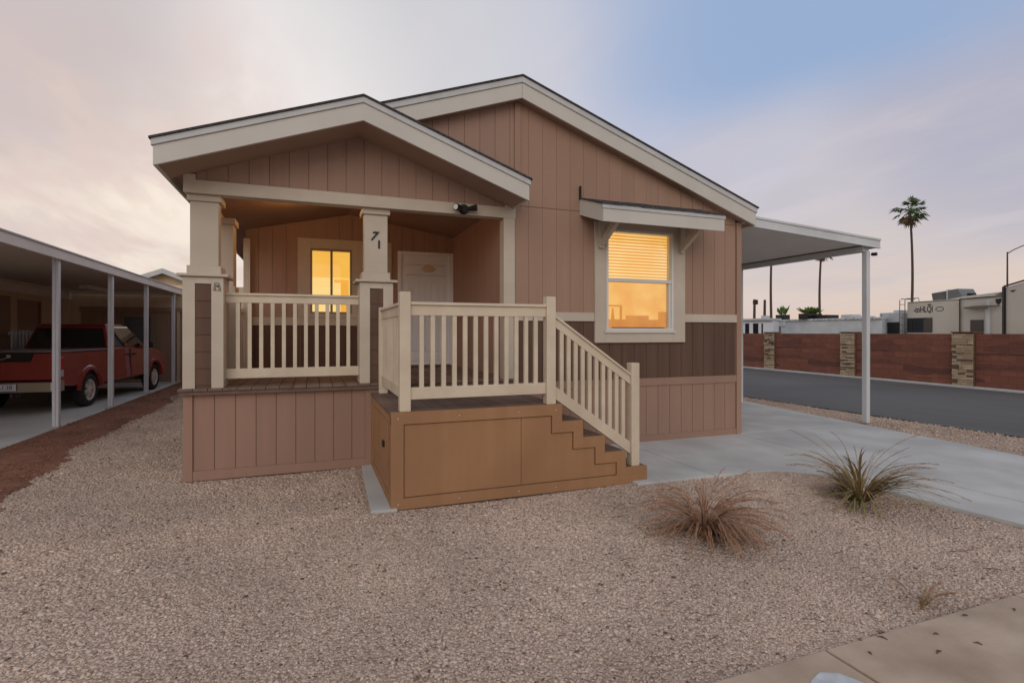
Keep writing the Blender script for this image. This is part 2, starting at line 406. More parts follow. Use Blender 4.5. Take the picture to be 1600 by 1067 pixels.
o=chev(.60,2.55,6.475,4.65,.352,.186,.262,6.368,6.4195,MB()).build('drip_edge',DRIP,roof,.003)
MB().box(6.441,6.462,6.42,26.3,zs(6.44)-.012,zs(6.44)+.185).build('eave_board',FASCIA,roof,.003)
o=chev(-1.40,2.55,6.49,4.65,.352,.263,.283,6.35,26.32,MB()).build('shingles',SHING,roof)
# ---- porch roof
proof=chev(-1.40,.53,2.46,3.93,.36,.0,.235,6.035,6.561,MB()).build('porch_roof',SOFFIT,home)
chev(-1.43,.53,2.49,3.93,.36,-.012,.18,6.0,6.0345,MB(),gap=0).build('fascia',FASCIA,proof,.003)
chev(-1.445,.53,2.505,3.93,.36,.181,.245,5.983,6.0345,MB()).build('drip_edge',DRIP,proof,.003)
MB().box(-1.43,-1.401,6.035,26.2,zp(-1.43)-.012,zp(-1.43)+.18).build('eave_board',FASCIA,proof,.003)
MB().box(2.461,2.49,6.035,6.549,zp(2.46)-.012,zp(2.46)+.18).build('eave_board',FASCIA,proof,.003)
chev(-1.46,.53,2.52,3.93,.36,.246,.266,5.965,6.561,MB()).build('shingles',SHING,proof)
# metal step flashing is the pale line where the porch roof meets the wall
# ---- porch beam, ceiling
bm=MB().box(-1.28,2.51,FY-.03,FY+.13,3.10,3.239).box(-1.28,-1.165,FY-.03,FY+.011,3.239,zs(-1.28)-.003)
bm.box(2.36,2.50,FY-.032,FY-.0301,3.239,3.29)
bm.build('porch_beam',CREAM,home,.003)
bx('porch_side_beam',CREAM,home,-1.27,-1.13,FY+.131,9.40,3.08,3.20)
MB().box(-1.24,-1.16,FY+.131,9.40,3.2,3.33).build('side_fill',SIDING2,home)
PC=mat('porch_ceiling_paint',(.33,.20,.135),(.36,.22,.15),.7,3)
MB().add([(-1.13,6.66,3.205),(.6,6.66,3.60),(2.5,6.66,3.30),(-1.13,9.42,3.205),(.6,9.42,3.60),(2.5,9.42,3.30),
          (-1.13,6.66,3.225),(.6,6.66,3.62),(2.5,6.66,3.32),(-1.13,9.42,3.225),(.6,9.42,3.62),(2.5,9.42,3.32)],
         [(0,1,4,3),(1,2,5,4),(6,9,10,7),(7,10,11,8),(0,3,9,6),(2,8,11,5),(0,6,7,1),(1,7,8,2),(3,4,10,9),(4,5,11,10)]).build('porch_ceiling',PC,home)
# ---- porch recess back wall (with window and door openings)
BY=9.40
mb=MB()
def zc(x): return 3.205+.2283*(x+1.13) if x<.6 else 3.60-.158*(x-.6)
siding(mb,[(-.97,1.85),(-.2,1.85),(-.2,zc(-.2)),(-.97,zc(-.97))],BY)
siding(mb,[(-.2,3.16),(.6,3.16),(.6,zc(.6)),(-.2,zc(-.2))],BY)
siding(mb,[(.6,3.16),(1.3,3.16),(1.3,zc(1.3)),(.6,zc(.6))],BY)
siding(mb,[(1.3,1.85),(1.40,1.85),(1.40,zc(1.4)),(1.3,zc(1.3))],BY)
siding(mb,[(1.40,3.03),(2.40,3.03),(2.40,zc(2.4)),(1.40,zc(1.4))],BY)
mb.box(-.985,-.02,BY+.0121,BY+.12,1.0,3.66).box(.64,.96,BY+.0121,BY+.12,1.0,3.66).box(1.14,2.5,BY+.0121,BY+.12,1.0,3.66)
mb.box(-.02,.64,BY+.0121,BY+.12,1.0,1.92).box(-.02,.64,BY+.0121,BY+.12,3.0,3.66).box(.96,1.14,BY+.0121,BY+.12,1.0,1.92).box(.96,1.14,BY+.0121,BY+.12,3.0,3.66)
siding(mb,rect(FY+.14,BY,1.02,3.45),2.40,.012,'x')
mb.box(2.4121,2.499,FY+.14,BY,1.0,3.6)
mb.build('porch_wall',SIDING2,home)
mb=MB(); siding(mb,rect(-.985,1.40,1.02,1.72),BY); mb.build('porch_dark_siding',DARKSD,home)
MB().box(-.90,1.405,BY-.018,BY+.0119,1.72,1.85).build('porch_belt_band',CREAM,home,.003)
MB().box(-1.0,-.905,BY-.14,BY-.001,1.0,3.079).build('porch_pilaster',CREAM,home,.003)
MB().box(2.345,2.50,FY-.03,FY+.13,1.0,3.099).build('porch_corner_post',CREAM,home,.003)

# porch window
WARM1=emis('window_glow',(1.0,.47,.055),(1.0,.60,.12),.95,1.5)
WARM2=emis('window_glow_bright',(1.0,.62,.17),(1.0,.72,.26),1.0,2,(1,1,6))
WARM3=emis('window_glow_deep',(.95,.42,.05),(1.0,.5,.07),.95,3)
w=MB().box(-.215,-.0201,BY-.026,BY+.0119,1.85,3.16).box(.6401,.9599,BY-.026,BY+.0119,1.85,3.16).box(1.1401,1.30,BY-.026,BY+.0119,1.85,3.16)
w.box(-.0201,.6401,BY-.026,BY+.0119,3.0,3.16).box(.9599,1.1401,BY-.026,BY+.0119,3.0,3.16).box(-.0201,.6401,BY-.026,BY+.0119,1.851,1.92).box(.9599,1.1401,BY-.026,BY+.0119,1.851,1.92)
win=w.build('window',CREAM,home,.003); win['label']='small porch window glowing warm yellow behind the railing'
MB().box(-.02,.01,BY-.02,BY+.08,1.92,3.0).box(.61,.64,BY-.02,BY+.08,1.92,3.0).box(.01,.61,BY-.02,BY+.08,2.97,3.0).box(.01,.61,BY-.02,BY+.08,1.92,1.95).box(.294,.33,BY-.01,BY+.07,1.95,2.97).build('window_frame',BRONZE,win,.003)
MB().box(-.02,.64,BY+.30,BY+.34,1.90,2.55).build('interior_wall',WARM2,win)
MB().box(-.3,.9,BY+.36,BY+.38,1.80,3.1).build('interior_glow',WARM1,win)
MB().box(.47,.60,BY+.20,BY+.28,1.92,2.50).box(.36,.60,BY+.20,BY+.28,2.46,2.515).build('interior_lamp_shape',WARM3,win)
GLP=bpy.data.materials.new('window_glass'); GLP.use_nodes=True
N=GLP.node_tree.nodes; L=GLP.node_tree.links; N.remove(N['Principled BSDF'])
tr=N.new('ShaderNodeBsdfTransparent'); gl=N.new('ShaderNodeBsdfGlossy'); gl.inputs['Roughness'].default_value=.02
fr=N.new('ShaderNodeFresnel'); fr.inputs[0].default_value=1.5; mx=N.new('ShaderNodeMixShader')
L.new(fr.outputs[0],mx.inputs[0]);L.new(tr.outputs[0],mx.inputs[1]);L.new(gl.outputs[0],mx.inputs[2]);L.new(mx.outputs[0],N['Material Output'].inputs[0])
MB().box(.01,.61,BY+.02,BY+.024,1.95,2.97).build('window_glass',GLP,win)
MB().box(.965,1.135,BY+.02,BY+.05,1.92,3.0).build('dark_window_glass',GLASSD,win)
MB().box(-.25,.85,BY+.385,BY+.4,1.5,3.3).build('interior_back',BLACK,win)

# porch door
d=bx('front_door',DOORM,home,1.47,2.33,BY+.002,BY+.0118,1.04,2.975,.001)
MB().box(1.405,1.469,BY-.03,BY+.0119,1.02,3.03).box(2.331,2.398,BY-.03,BY+.0119,1.02,3.03).box(1.469,2.331,BY-.03,BY+.0119,2.975,3.03).build('door_frame',DOORM,d,.003)
MB().box(1.469,2.331,BY-.05,BY+.001,1.02,1.04).build('door_threshold',BRONZE,d)
p=MB()
p.box(1.56,1.80,BY-.012,BY+.0015,2.64,2.78); p.box(2.12,2.24,BY-.012,BY+.0015,2.64,2.78); p.box(1.805,2.115,BY-.006,BY+.0015,2.66,2.84)
for k in range(6):
    p.box(1.56+k*.116,1.56+k*.116+.100,BY-.012,BY+.0015,1.28,2.46+.05*math.sin(math.pi*(k+.5)/6))
p.box(1.54,2.26,BY-.008,BY+.0015,1.10,1.22)
p.build('door_panel',DOORM,d,.004)
p=MB(); a=[(1.83,2.72),(1.85,2.77),(1.90,2.81),(1.96,2.815),(2.03,2.78),(2.09,2.73),(2.04,2.69),(1.98,2.675),(1.88,2.68)]
p.prism(a,BY-.014,BY-.0042,'y').build('door_light',mat('door_lens',(.62,.50,.33),None,.3),d,.003)
MB().box(1.55,2.25,BY-.006,BY-.0042,2.80,2.806).box(1.55,2.25,BY-.006,BY-.0042,2.615,2.621).build('door_shadow_line',mat('door_shadow_paint',(.30,.30,.31),None,.5),d)  # dark strips that paint shadow grooves onto the door
p=MB(); p.tube([(1.53,BY,2.02),(1.53,BY-.05,2.02)],.025,10).build('door_handle',BRONZE,d)

# piers and columns
def pier_parts(cx,cy,front=True):
    h=.195
    P=MB().box(cx-h,cx+h,cy-h,cy+h,1.0,2.205).build('pier',CREAM,home,.004)
    # brown inset of stacked boards on the front and back of the pier
    q=MB().box(cx-.077,cx+.077,cy-h-.0015,cy-h+.002,1.0,2.13)
    for k in range(6):
        q.box(cx-.077,cx+.077,cy-h-.009,cy-h-.0016,1.035+k*.182,1.035+k*.182+.174)
    q.build('pier_inset',DARKSD,P)
    q=MB()
    for s in(-1,1):
        a,b=(-h-.016,-h-.0005)
        q.box(cx+s*.136-.0585,cx+s*.136+.0585,cy+a,cy+b,1.0,2.2)
    q.box(cx-.0774,cx+.0774,cy-h-.016,cy-h-.0005,2.13,2.2)
    q.build('pier_trim',CREAM,P,.003)
    MB().box(cx-h-.05,cx+h+.05,cy-h-.05,cy+h+.05,2.206,2.236).build('pier_cap',CREAM,P,.006)
    S=MB().box(cx-.138,cx+.138,cy-.138,cy+.04,2.33,3.03).build('column',CREAM,home,.006)
    MB().box(cx-.165,cx+.165,cy-.165,cy+.165,2.2365,2.33).build('column_base',CREAM,S,.005)
    MB().box(cx-.165,cx+.165,cy-.165,cy+.165,3.03,3.099).build('column_cap',CREAM,S,.005)
    return P,S
PY=FY+.055
pier_parts(-1.095,PY+.14); 
pm,sm=pier_parts(.73,PY+.14)
S=MB().box(-1.19,-.95,7.72,8.02,2.2,3.0).build('column',CREAM,home,.006)
MB().box(-1.215,-.925,7.69,8.05,2.1,2.199).build('column_base',CREAM,S,.005); MB().box(-1.215,-.925,7.69,8.05,3.0,3.079).build('column_cap',CREAM,S,.005)
MB().box(-1.24,-.90,7.67,8.07,1.001,2.099).build('pier',CREAM,S,.005)
# house number
def text(txt,size,loc,rot,m,parent,name,depth=.006,shear=0,offset=0,align='CENTER'):
    cu=bpy.data.curves.new('t','FONT'); cu.body=txt; cu.size=size; cu.extrude=depth; cu.shear=shear; cu.offset=offset; cu.align_x=align; cu.align_y='CENTER'
    t=bpy.data.objects.new('t',cu); C.objects.link(t); bpy.context.view_layer.update()
    me=bpy.data.meshes.new_from_object(t.evaluated_get(bpy.context.evaluated_depsgraph_get()))
    bpy.data.objects.remove(t); me.materials.clear(); me.materials.append(m)
    me.transform(Matrix.Rotation(rot[2],4,'Z')@Matrix.Rotation(rot[0],4,'X'))
    o=bpy.data.objects.new(name,me); C.objects.link(o); WORLDPOS[o.name]=Vector(loc)
    o.parent=parent; o.location=Vector(loc)-(WORLDPOS[parent.name] if parent else Vector())
    return o
CF=PY+.14-.138
text('7',.145,(.695,CF-.006,2.765),(R(90),0,0),BLACK,sm,'house_number',shear=.35,offset=.003)
text('1',.135,(.765,CF-.006,2.665),(R(90),0,0),BLACK,sm,'house_number',offset=.003)
# small emblem scratched on the left pier
q=MB(); ex,ez,ey=-.965,2.10,PY+.14-.195-.018
def line(mb,pts,w=.006,y=0):
    for a,b in zip(pts,pts[1:]):
        a=Vector((a[0],a[1]));b=Vector((b[0],b[1]));n=(b-a).normalized(); n=Vector((-n.y,n.x))*w/2
        mb.prism([tuple(a+n),tuple(b+n),tuple(b-n),tuple(a-n)],y-.003,y,'y')
line(q,[(ex-.03,ez-.04),(ex-.02,ez+.04),(ex+.02,ez+.04),(ex+.04,ez-.04),(ex-.03,ez-.04)],.0045,ey)
line(q,[(ex-.014,ez-.035),(ex-.008,ez+.026),(ex+.006,ez-.006),(ex+.014,ez+.024),(ex+.024,ez-.035)],.004,ey-.001)
q.build('emblem',BLACK,home)

# railing builder ---------------------------------------------------
def railing(parent, p0, p1, z0a, z0b, z1a, z1b, nb, name='railing', zb0=None, m=RAIL, tb=.11, bh=.11):
    """rails from p0 to p1 (plan), bottom rail z0a..: underside heights at both ends; top rail top heights z1a, z1b"""
    p0=Vector((*p0,0)); p1=Vector((*p1,0)); t=(p1-p0); Ln=t.length; t.normalize(); s=Vector((-t.y,t.x,0))
    def bar(za,zb_,h,w,nm,par,e=0):
        vs=[]
        for q,zq in ((p0,za),(p1,zb_)):
            for dz in (0,h):
                for k in (-1,1): v=q+s*w/2*k; vs.append((v.x,v.y,zq+dz))
        return MB().add(vs,[(0,1,3,2),(4,6,7,5),(0,4,5,1),(2,3,7,6),(0,2,6,4),(1,5,7,3)]).build(nm,m,par,.004)
    rt=bar(z1a-tb-.0,z1b-tb-.0,tb-.028,.045,name,parent)
    bar(z1a-.0275,z1b-.0275,.0275,.085,'rail_cap',rt)
    bar(z0a,z0b,bh,.045,'bottom_rail',rt)
    first=None
    for i in range(nb):
        f=(i+1)/(nb+1); q=p0+(p1-p0)*f
        zb_=z0a+(z0b-z0a)*f+bh; zt=z1a+(z1b-z1a)*f-tb
        if first is None:
            w=.021; first=[]
            sl=(z0b-z0a)/Ln
            vs=[]
            for k,(a,b) in enumerate(((-1,-1),(1,-1),(1,1),(-1,1))):
                v=t*w*a+s*.018*b; vs.append((q.x+v.x,q.y+v.y,zb_-.01+sl*w*a))
            for k,(a,b) in enumerate(((-1,-1),(1,-1),(1,1),(-1,1))):
                v=t*w*a+s*.018*b; vs.append((q.x+v.x,q.y+v.y,zt+.01+sl*w*a))
            first=MB().add(vs,[(3,2,1,0),(4,5,6,7),(0,1,5,4),(1,2,6,5),(2,3,7,6),(3,0,4,7)]).build('baluster',m,rt,.003,origin=(q.x,q.y,zb_))
        else:
            copy_to(first,rt,(q.x,q.y,zb_))
    return rt
RLY=PY+.12
railing(home,(-.90,RLY),(.535,RLY),1.085,1.085,2.05,2.05,11)
railing(home,(-1.10,RLY+.3),(-1.10,7.66),1.085,1.085,2.05,2.05,6)
railing(home,(-1.10,8.08),(-1.10,9.24),1.085,1.085,2.05,2.05,8)
MB().box(-1.15,-1.05,9.25,9.35,1.001,2.12).build('newel_post',RAIL,home,.005)

# porch deck and skirting
mb=MB(); x=-1.33
while x<2.40:
    b=min(x+.137,2.49); mb.box(x,b,6.50,9.39,.972,1.0); x+=.142
mb.box(-1.32,2.49,6.52,9.38,.93,.971)
mb.build('porch_deck',DECKM,home,.003)
mb=MB(); siding(mb,rect(-1.2,.60,.105,.93),6.585,off=-1.2)
mb.box(-1.29,-1.201,6.565,6.68,0,.93).box(-1.2,.601,6.572,6.597,0,.104).box(.601,2.499,6.57,6.68,0,.93)
mb.box(-1.2,.601,6.598,6.68,0,.93)
mb.box(-1.28,-1.2,6.681,9.40,0,.93)
mb.build('porch_skirting',SKIRT,home,.002)

# window on the front wall
w=MB().box(3.695,3.8699,FY-.035,FY+.0119,1.46,3.16).box(5.0101,5.225,FY-.035,FY+.0119,1.46,3.16).box(3.8699,5.0101,FY-.035,FY+.0119,1.46,1.625).box(3.8699,5.0101,FY-.035,FY+.0119,3.072,3.16)
win=w.build('window',CREAM,home,.004); win['label']='large sash window glowing orange beneath the small awning'
f=MB().box(3.87,3.905,FY-.045,FY+.06,1.6255,3.0715).box(4.975,5.01,FY-.045,FY+.06,1.6255,3.0715).box(3.905,4.975,FY-.045,FY+.06,3.035,3.0715).box(3.905,4.975,FY-.045,FY+.06,1.6255,1.665).box(3.905,4.975,FY-.035,FY+.05,2.325,2.375)
f.box(4.94,4.9749,FY-.02,FY+.04,1.665,2.325)
f.build('window_frame',WINF,win,.003)
MB().box(3.84,5.04,FY-.06,FY-.0455,1.60,1.624).build('window_sill',WINF,win,.003)
MB().box(3.96,4.85,FY-.046,FY-.0362,1.668,1.680).build('sash_lock_bar',BLACK,win)
MB().box(3.905,4.975,FY+.01,FY+.014,2.375,3.035).box(3.905,4.94,FY+.02,FY+.024,1.665,2.325).build('window_glass',GLP,win)
# blind slats; the room's light is put in as their own emission
BL=emis('blind_glow',(1.0,.50,.07),(1.0,.90,.50),1.0,2.6)
q=MB()
z=2.34
while z<3.05:
    q.add([(3.89,FY+.075,z),(4.985,FY+.075,z),(4.985,FY+.10,z+.026),(3.89,FY+.10,z+.026)],[(0,1,2,3)]); z+=.0445
q.build('window_blind',BL,win)
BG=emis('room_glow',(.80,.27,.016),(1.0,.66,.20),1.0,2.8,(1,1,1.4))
BG2=emis('room_reflection_glow',(.55,.17,.010),(.86,.34,.035),.9,5)  # lower glow for the screen and the added reflection shape
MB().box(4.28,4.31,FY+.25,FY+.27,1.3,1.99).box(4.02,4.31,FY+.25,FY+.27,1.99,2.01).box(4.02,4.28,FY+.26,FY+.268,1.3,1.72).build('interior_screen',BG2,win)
MB().box(3.3,6.0,FY+.75,FY+.77,2.1,3.3).build('interior_wall',emis('blind_back',(1.0,.36,.03),(1.0,.46,.06),.85,1.2),win)
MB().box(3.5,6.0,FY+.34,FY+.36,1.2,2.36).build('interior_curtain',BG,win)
# darker glowing cut-out, added to imitate a street reflection in the lower sash
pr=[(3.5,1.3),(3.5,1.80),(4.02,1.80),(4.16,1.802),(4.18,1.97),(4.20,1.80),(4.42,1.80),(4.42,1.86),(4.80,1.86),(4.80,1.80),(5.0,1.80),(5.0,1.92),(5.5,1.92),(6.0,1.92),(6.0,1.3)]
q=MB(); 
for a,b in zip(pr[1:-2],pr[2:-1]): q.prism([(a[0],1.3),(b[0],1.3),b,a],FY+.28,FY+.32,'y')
q.build('pane_reflection_shape',BG2,win)
MB().box(3.3,6.2,FY+.8,FY+.82,1.0,3.4).build('interior_back',BLACK,win)
MB().box(3.2,6.14,FY+.111,FY+.79,3.3,3.32).build('interior_top',SIDING,win)
# awning
aw=MB()
AX0,AX1,AY=3.49,5.39,5.93
aw.add([(AX0,AY,3.03),(AX1,AY,3.03),(AX1,FY,3.24),(AX0,FY,3.24),(AX0,AY,3.21),(AX1,AY,3.21),(AX1,FY,3.42),(AX0,FY,3.42)],
       [(3,2,1,0),(4,5,6,7),(0,1,5,4),(1,2,6,5),(2,3,7,6),(3,0,4,7)])
A=aw.build('window_awning',SOFFIT,home); A['label']='short cream awning with dark shingles over the front window'
MB().box(AX0-.02,AX1+.02,AY-.022,AY-.0005,3.02,3.185).build('fascia',FASCIA,A,.003)
MB().box(AX0-.03,AX1+.03,AY-.034,AY-.0005,3.186,3.245).build('drip_edge',DRIP,A,.003)
for X in (AX0-.02,AX1+.0005):
    MB().add([(X,AY,3.02),(X+.0195,AY,3.02),(X+.0195,FY,3.23),(X,FY,3.23),(X,AY,3.245),(X+.0195,AY,3.245),(X+.0195,FY,3.455),(X,FY,3.455)],
       [(3,2,1,0),(4,5,6,7),(0,1,5,4),(1,2,6,5),(2,3,7,6),(3,0,4,7)]).build('end_board',FASCIA,A,.003)
q=MB(); nx=14
for j in range(4):
    for i in range(nx):
        x0=AX0-.035+(AX1-AX0+.07)*i/nx; x1=x0+(AX1-AX0+.07)/nx-.006
        y0=AY-.045+j*.16; y1=min(y0+.19,FY); zz=lambda y:3.245+(y-AY)*.339+.002
        dz=random.uniform(0,.008)
        q.add([(x0,y0,zz(y0)+dz),(x1,y0,zz(y0)+dz),(x1,y1,zz(y1)),(x0,y1,zz(y1)),(x0,y0,zz(y0)+.018+dz),(x1,y0,zz(y0)+.018+dz),(x1,y1,zz(y1)+.012),(x0,y1,zz(y1)+.012)],
          [(3,2,1,0),(4,5,6,7),(0,1,5,4),(1,2,6,5),(2,3,7,6),(3,0,4,7)])
q.build('shingles',SHING,A)
MB().box(AX0-.03,AX0-.018,FY-.05,FY-.001,3.44,3.62).build('wall_flashing',BLACK,A)
def bracket(x):
    q=MB(); pr=[(FY-.036,2.80),(FY-.036,3.06),(AY+.18,3.06),(AY+.18,3.0),(AY+.30,2.97),(FY-.13,2.80)]
    q.prism([(FY-.036,2.78),(FY-.036,3.14),(FY-.10,3.14),(FY-.10,2.78)],x,x+.07,'x')
    a=[(FY-.1001,2.80),(FY-.1001,2.90),(AY+.22,3.10),(AY+.10,3.065)]
    q.prism(a,x+.005,x+.065,'x'); q.build('bracket',CREAM,A,.003)
bracket(3.74); bracket(5.10)

# floodlight on the beam
fx,fz,fy=1.80,3.16,FY-.03
F=MB(); F.tube([(fx,fy,fz),(fx,fy-.03,fz)],.065,16).build('floodlight',BLACK,home,.004)
Fo=[o for o in C.objects if o.name=='floodlight'][0]
q=MB(); q.tube([(fx,fy-.03,fz),(fx,fy-.08,fz-.01)],[.04,.045],14).build('sensor_eye',BLACK,Fo)
MB().tube([(fx+.02,fy-.05,fz),(fx+.08,fy-.08,fz+.005),(fx+.14,fy-.12,fz+.01)],[.018,.032,.042],12).build('lamp_head',BLACK,Fo)
MB().tube([(fx-.02,fy-.05,fz),(fx-.07,fy-.08,fz+.005)],.018,10).build('lamp_arm',BLACK,Fo)
MB().tube([(fx-.06,fy-.07,fz+.0),(fx-.13,fy-.12,fz)],[.036,.046],14).build('lamp_head',BLACK,Fo)
MB().tube([(fx-.13,fy-.121,fz),(fx-.133,fy-.124,fz)],.034,14).build('lamp_lens',mat('lens',(.7,.68,.62),None,.2),Fo)
# porch ceiling lamp just behind the beam
PL=MB().tube([(-.05,7.62,3.45),(-.05,7.62,3.405)],.07,16).build('porch_lamp',CREAM,home)
MB().tube([(-.05,7.62,3.4045),(-.05,7.62,3.375)],[.05,.03],16).build('lamp_shade',emis('lamp_glow',(1,.45,.12),(1,.5,.15),3),PL)
# lantern on the side railing
LN=empty('porch_lantern',(-1.10,8.4,2.05),'small black flat lantern lying on the left side porch rail','lantern')
MB().box(-1.15,-1.05,8.25,8.55,2.051,2.066).tube([(-1.10,8.4,2.066),(-1.10,8.4,2.12)],[.045,.02],10).build('lantern_body',BLACK,LN,.003)
MB().tube([(-1.10,8.35,2.10),(-1.10,8.4,2.15),(-1.10,8.45,2.10)],.005,6).build('handle',BLACK,LN)

# ================================================================== STEPS
st=empty('entry_steps',(1.6,5.6,0),'brown wooden entry platform with four steps and cream railing in front of the porch','steps')
X0=.68; SY=4.85
steps=[(2.37,.88),(2.61,.703),(2.865,.527),(3.12,.350),(3.37,.172)]
prev=X0
body=MB()
for i,(xr,z) in enumerate(steps):
    body.box(prev if i==0 else prev+.0, xr-.012, SY+.0305, 6.56, 0, z-.03); prev=xr-.012
body.build('carcass',STEPP,st)
# front panel with vertical joints
pan=MB(); 
def panel_top(x):
    for xr,z in steps:
        if x<xr-.06: return z-.08
    return .15
GP=.008; prev=X0+.1+GP; TT=.11
for i,(xr,z) in enumerate(steps[:4]):
    r=xr-TT-GP
    if i==0:
        pan.box(prev,1.927,SY+.010,SY+.0295,.1+GP,z-TT-GP); pan.box(1.932,r,SY+.010,SY+.0295,.1+GP,z-TT-GP)
    else: pan.box(prev,r,SY+.010,SY+.0295,.1+GP,z-TT-GP)
    prev=r
pan.build('front_panel',STEPP,st)
T=.11; tr_=MB(); prev=X0+.1
tr_.box(X0-.014,X0+.1,SY-.003,SY+.0299,.1,.85)
tr_.box(X0-.014,3.385,SY-.005,SY+.0299,0,.1)
for i,(xr,z) in enumerate(steps):
    a=(X0-.014) if i==0 else steps[i-1][0]-T
    z0=max(z-T,.1001) if i else .85-.0
    if i==0: tr_.box(X0-.014,xr,SY-.004,SY+.0299,z-T,z-.03+.03); 
    else: tr_.box(a,xr+(.015 if i==4 else 0),SY-.004,SY+.0299,z0,z)
    if i<4: tr_.box(xr-T,xr,SY-.004,SY+.0299,steps[i+1][1],z-T)
# fix corner board below the top band only
tr_.v=tr_.v; 
tr_.build('stepped_trim',STEPP,st,.002)
# dark shadow gap line as a real recess between trim and panel is left by the panel depth
for xx in (.73,1.3,1.9,2.3):
    for zz in (.05,.825):
        MB().tube([(xx,SY-.0045,zz),(xx,SY-.0065,zz)],.006,8).build('screw_head',DRIP,st)
# left side with access door
ls=MB().box(X0-.013,X0+.0,SY+.018,6.56,.78,.879).box(X0-.013,X0,SY+.018,6.56,0,.1).box(X0-.013,X0,SY+.018,SY+.12,.1,.78).box(X0-.013,X0,6.44,6.56,.1,.78).box(X0-.004,X0+.012,SY+.1201,6.4399,.1001,.7799)
ls.build('side_frame',STEPP,st,.002)
dr=MB().prism([(SY+.20,.15),(6.3,.15),(6.3,.72),(6.22,.76),(SY+.28,.76),(SY+.20,.70)],X0-.016,X0-.0045,'x').build('access_door',STEPP,st,.003)
MB().box(X0-.035,X0-.0165,SY+.42,SY+.50,.49,.55).build('latch',BLACK,dr,.004)
# risers
rs=MB()
for i,(xr,z) in enumerate(steps):
    zb=steps[i+1][1] if i<4 else 0
    rs.box(xr-.0115,xr-.001+(.015 if i==4 else 0),SY+.0301,6.56,zb,z-.0301)
rs.build('riser',STEPP,st)
# deck and treads
dk=MB(); x=X0-.02
while x<2.36:
    b=min(x+.137,2.368); 
    if b-x>.02: dk.box(x,b,SY+.0301,6.56,.852,.8795)
    x+=.142
dk.build('platform_deck',DECKM,st,.002)
for i in range(1,5):
    a=steps[i-1][0]; b=steps[i][0]; z=steps[i][1]
    MB().box(a,a+(b-a)/2-.003,SY+.0301,6.56,z-.0299,z-.0005).box(a+(b-a)/2+.003,b+(.01 if i==4 else 0),SY+.0301,6.56,z-.0299,z-.0005).build('tread',DECKM,st,.002)
NYc=SY+.075
def newel(x,z0,z1,y=NYc,w=.05):
    o=MB().box(x-w,x+w,y-w,y+w,z0,z1).build('newel_post',RAIL,st,.006)
    return o
newel(.80,.8797,1.975); newel(2.265,.8797,1.965); newel(3.26,.172,1.275)
newel(.80,.8797,1.90,6.50)
railing(st,(.851,NYc),(2.214,NYc),.985,.985,1.885,1.885,12,tb=.125)
railing(st,(.80,NYc+.051),(.80,6.449),.985,.985,1.885,1.885,13,tb=.125)
railing(st,(2.316,NYc),(3.209,NYc),.93,.30,1.78,1.165,10,tb=.12,bh=.13)

# ================================================================== RIGHT CARPORT
cp=empty('carport',(7.9,8,0),'white metal carport roof on slim posts attached to the right side of the home','carport',)
def zr(x): return 3.335-.062*(x-6.5)
CPX0,CPX1,CPY0,CPY1=6.32,9.35,6.45,18.0
q=MB(); 
pa=[(CPX0,zr(CPX0)-.03),(CPX1-.02,zr(CPX1)-.03),(CPX1-.02,zr(CPX1)+.03),(CPX0,zr(CPX0)+.03)]
q.prism(pa,CPY0+.03,CPY1,'y')
q.build('roof_panel',METALU,cp)
def fas(z0,z1,y0,y1): return [(CPX0+.14,zr(CPX0+.14)+z0),(CPX1,zr(CPX1)+z0),(CPX1,zr(CPX1)+z1),(CPX0+.14,zr(CPX0+.14)+z1)]
f=MB().prism(fas(-.06,.055,0,0),CPY0,CPY0+.0295,'y').prism(fas(.0551,.09,0,0),CPY0-.018,CPY0+.0295,'y').prism(fas(-.078,-.0601,0,0),CPY0-.010,CPY0+.0295,'y')
f.build('roof_fascia',METALW,cp,.002)
MB().box(CPX1-.0195,CPX1+.03,CPY0+.0296,CPY1,zr(CPX1)-.06,zr(CPX1)+.06).build('gutter',METALW,cp,.004)
MB().box(9.05,9.20,CPY0+.1,CPY1-.1,zr(9.2)-.14,zr(9.2)-.05).build('roof_beam',METALW,cp,.004)
q=MB(); y=CPY0+.25
while y<CPY1-.2:
    q.tube([(9.30,y,zr(9.30)-.031),(9.30,y,zr(9.30)-.065)],.03,8); y+=.30
q.build('sky_glint',mat('sky_glint_paint',(.9,.88,.84),None,.4),cp)  # pale discs imitating sky light through the fluted panel ends
for yy in (6.56,9.5,12.5,15.5,17.8):
    p=MB().box(9.10,9.155,yy-.045,yy+.045,.021,zr(9.15)-.14).box(9.158,9.20,yy-.035,yy+.035,.021,zr(9.15)-.14).build('post',METALW,cp,.005)
MB().tube([(9.22,6.5,2.98),(9.25,6.5,2.98),(9.27,6.45,2.98)],.03,10).build('lamp_socket',BLACK,cp)

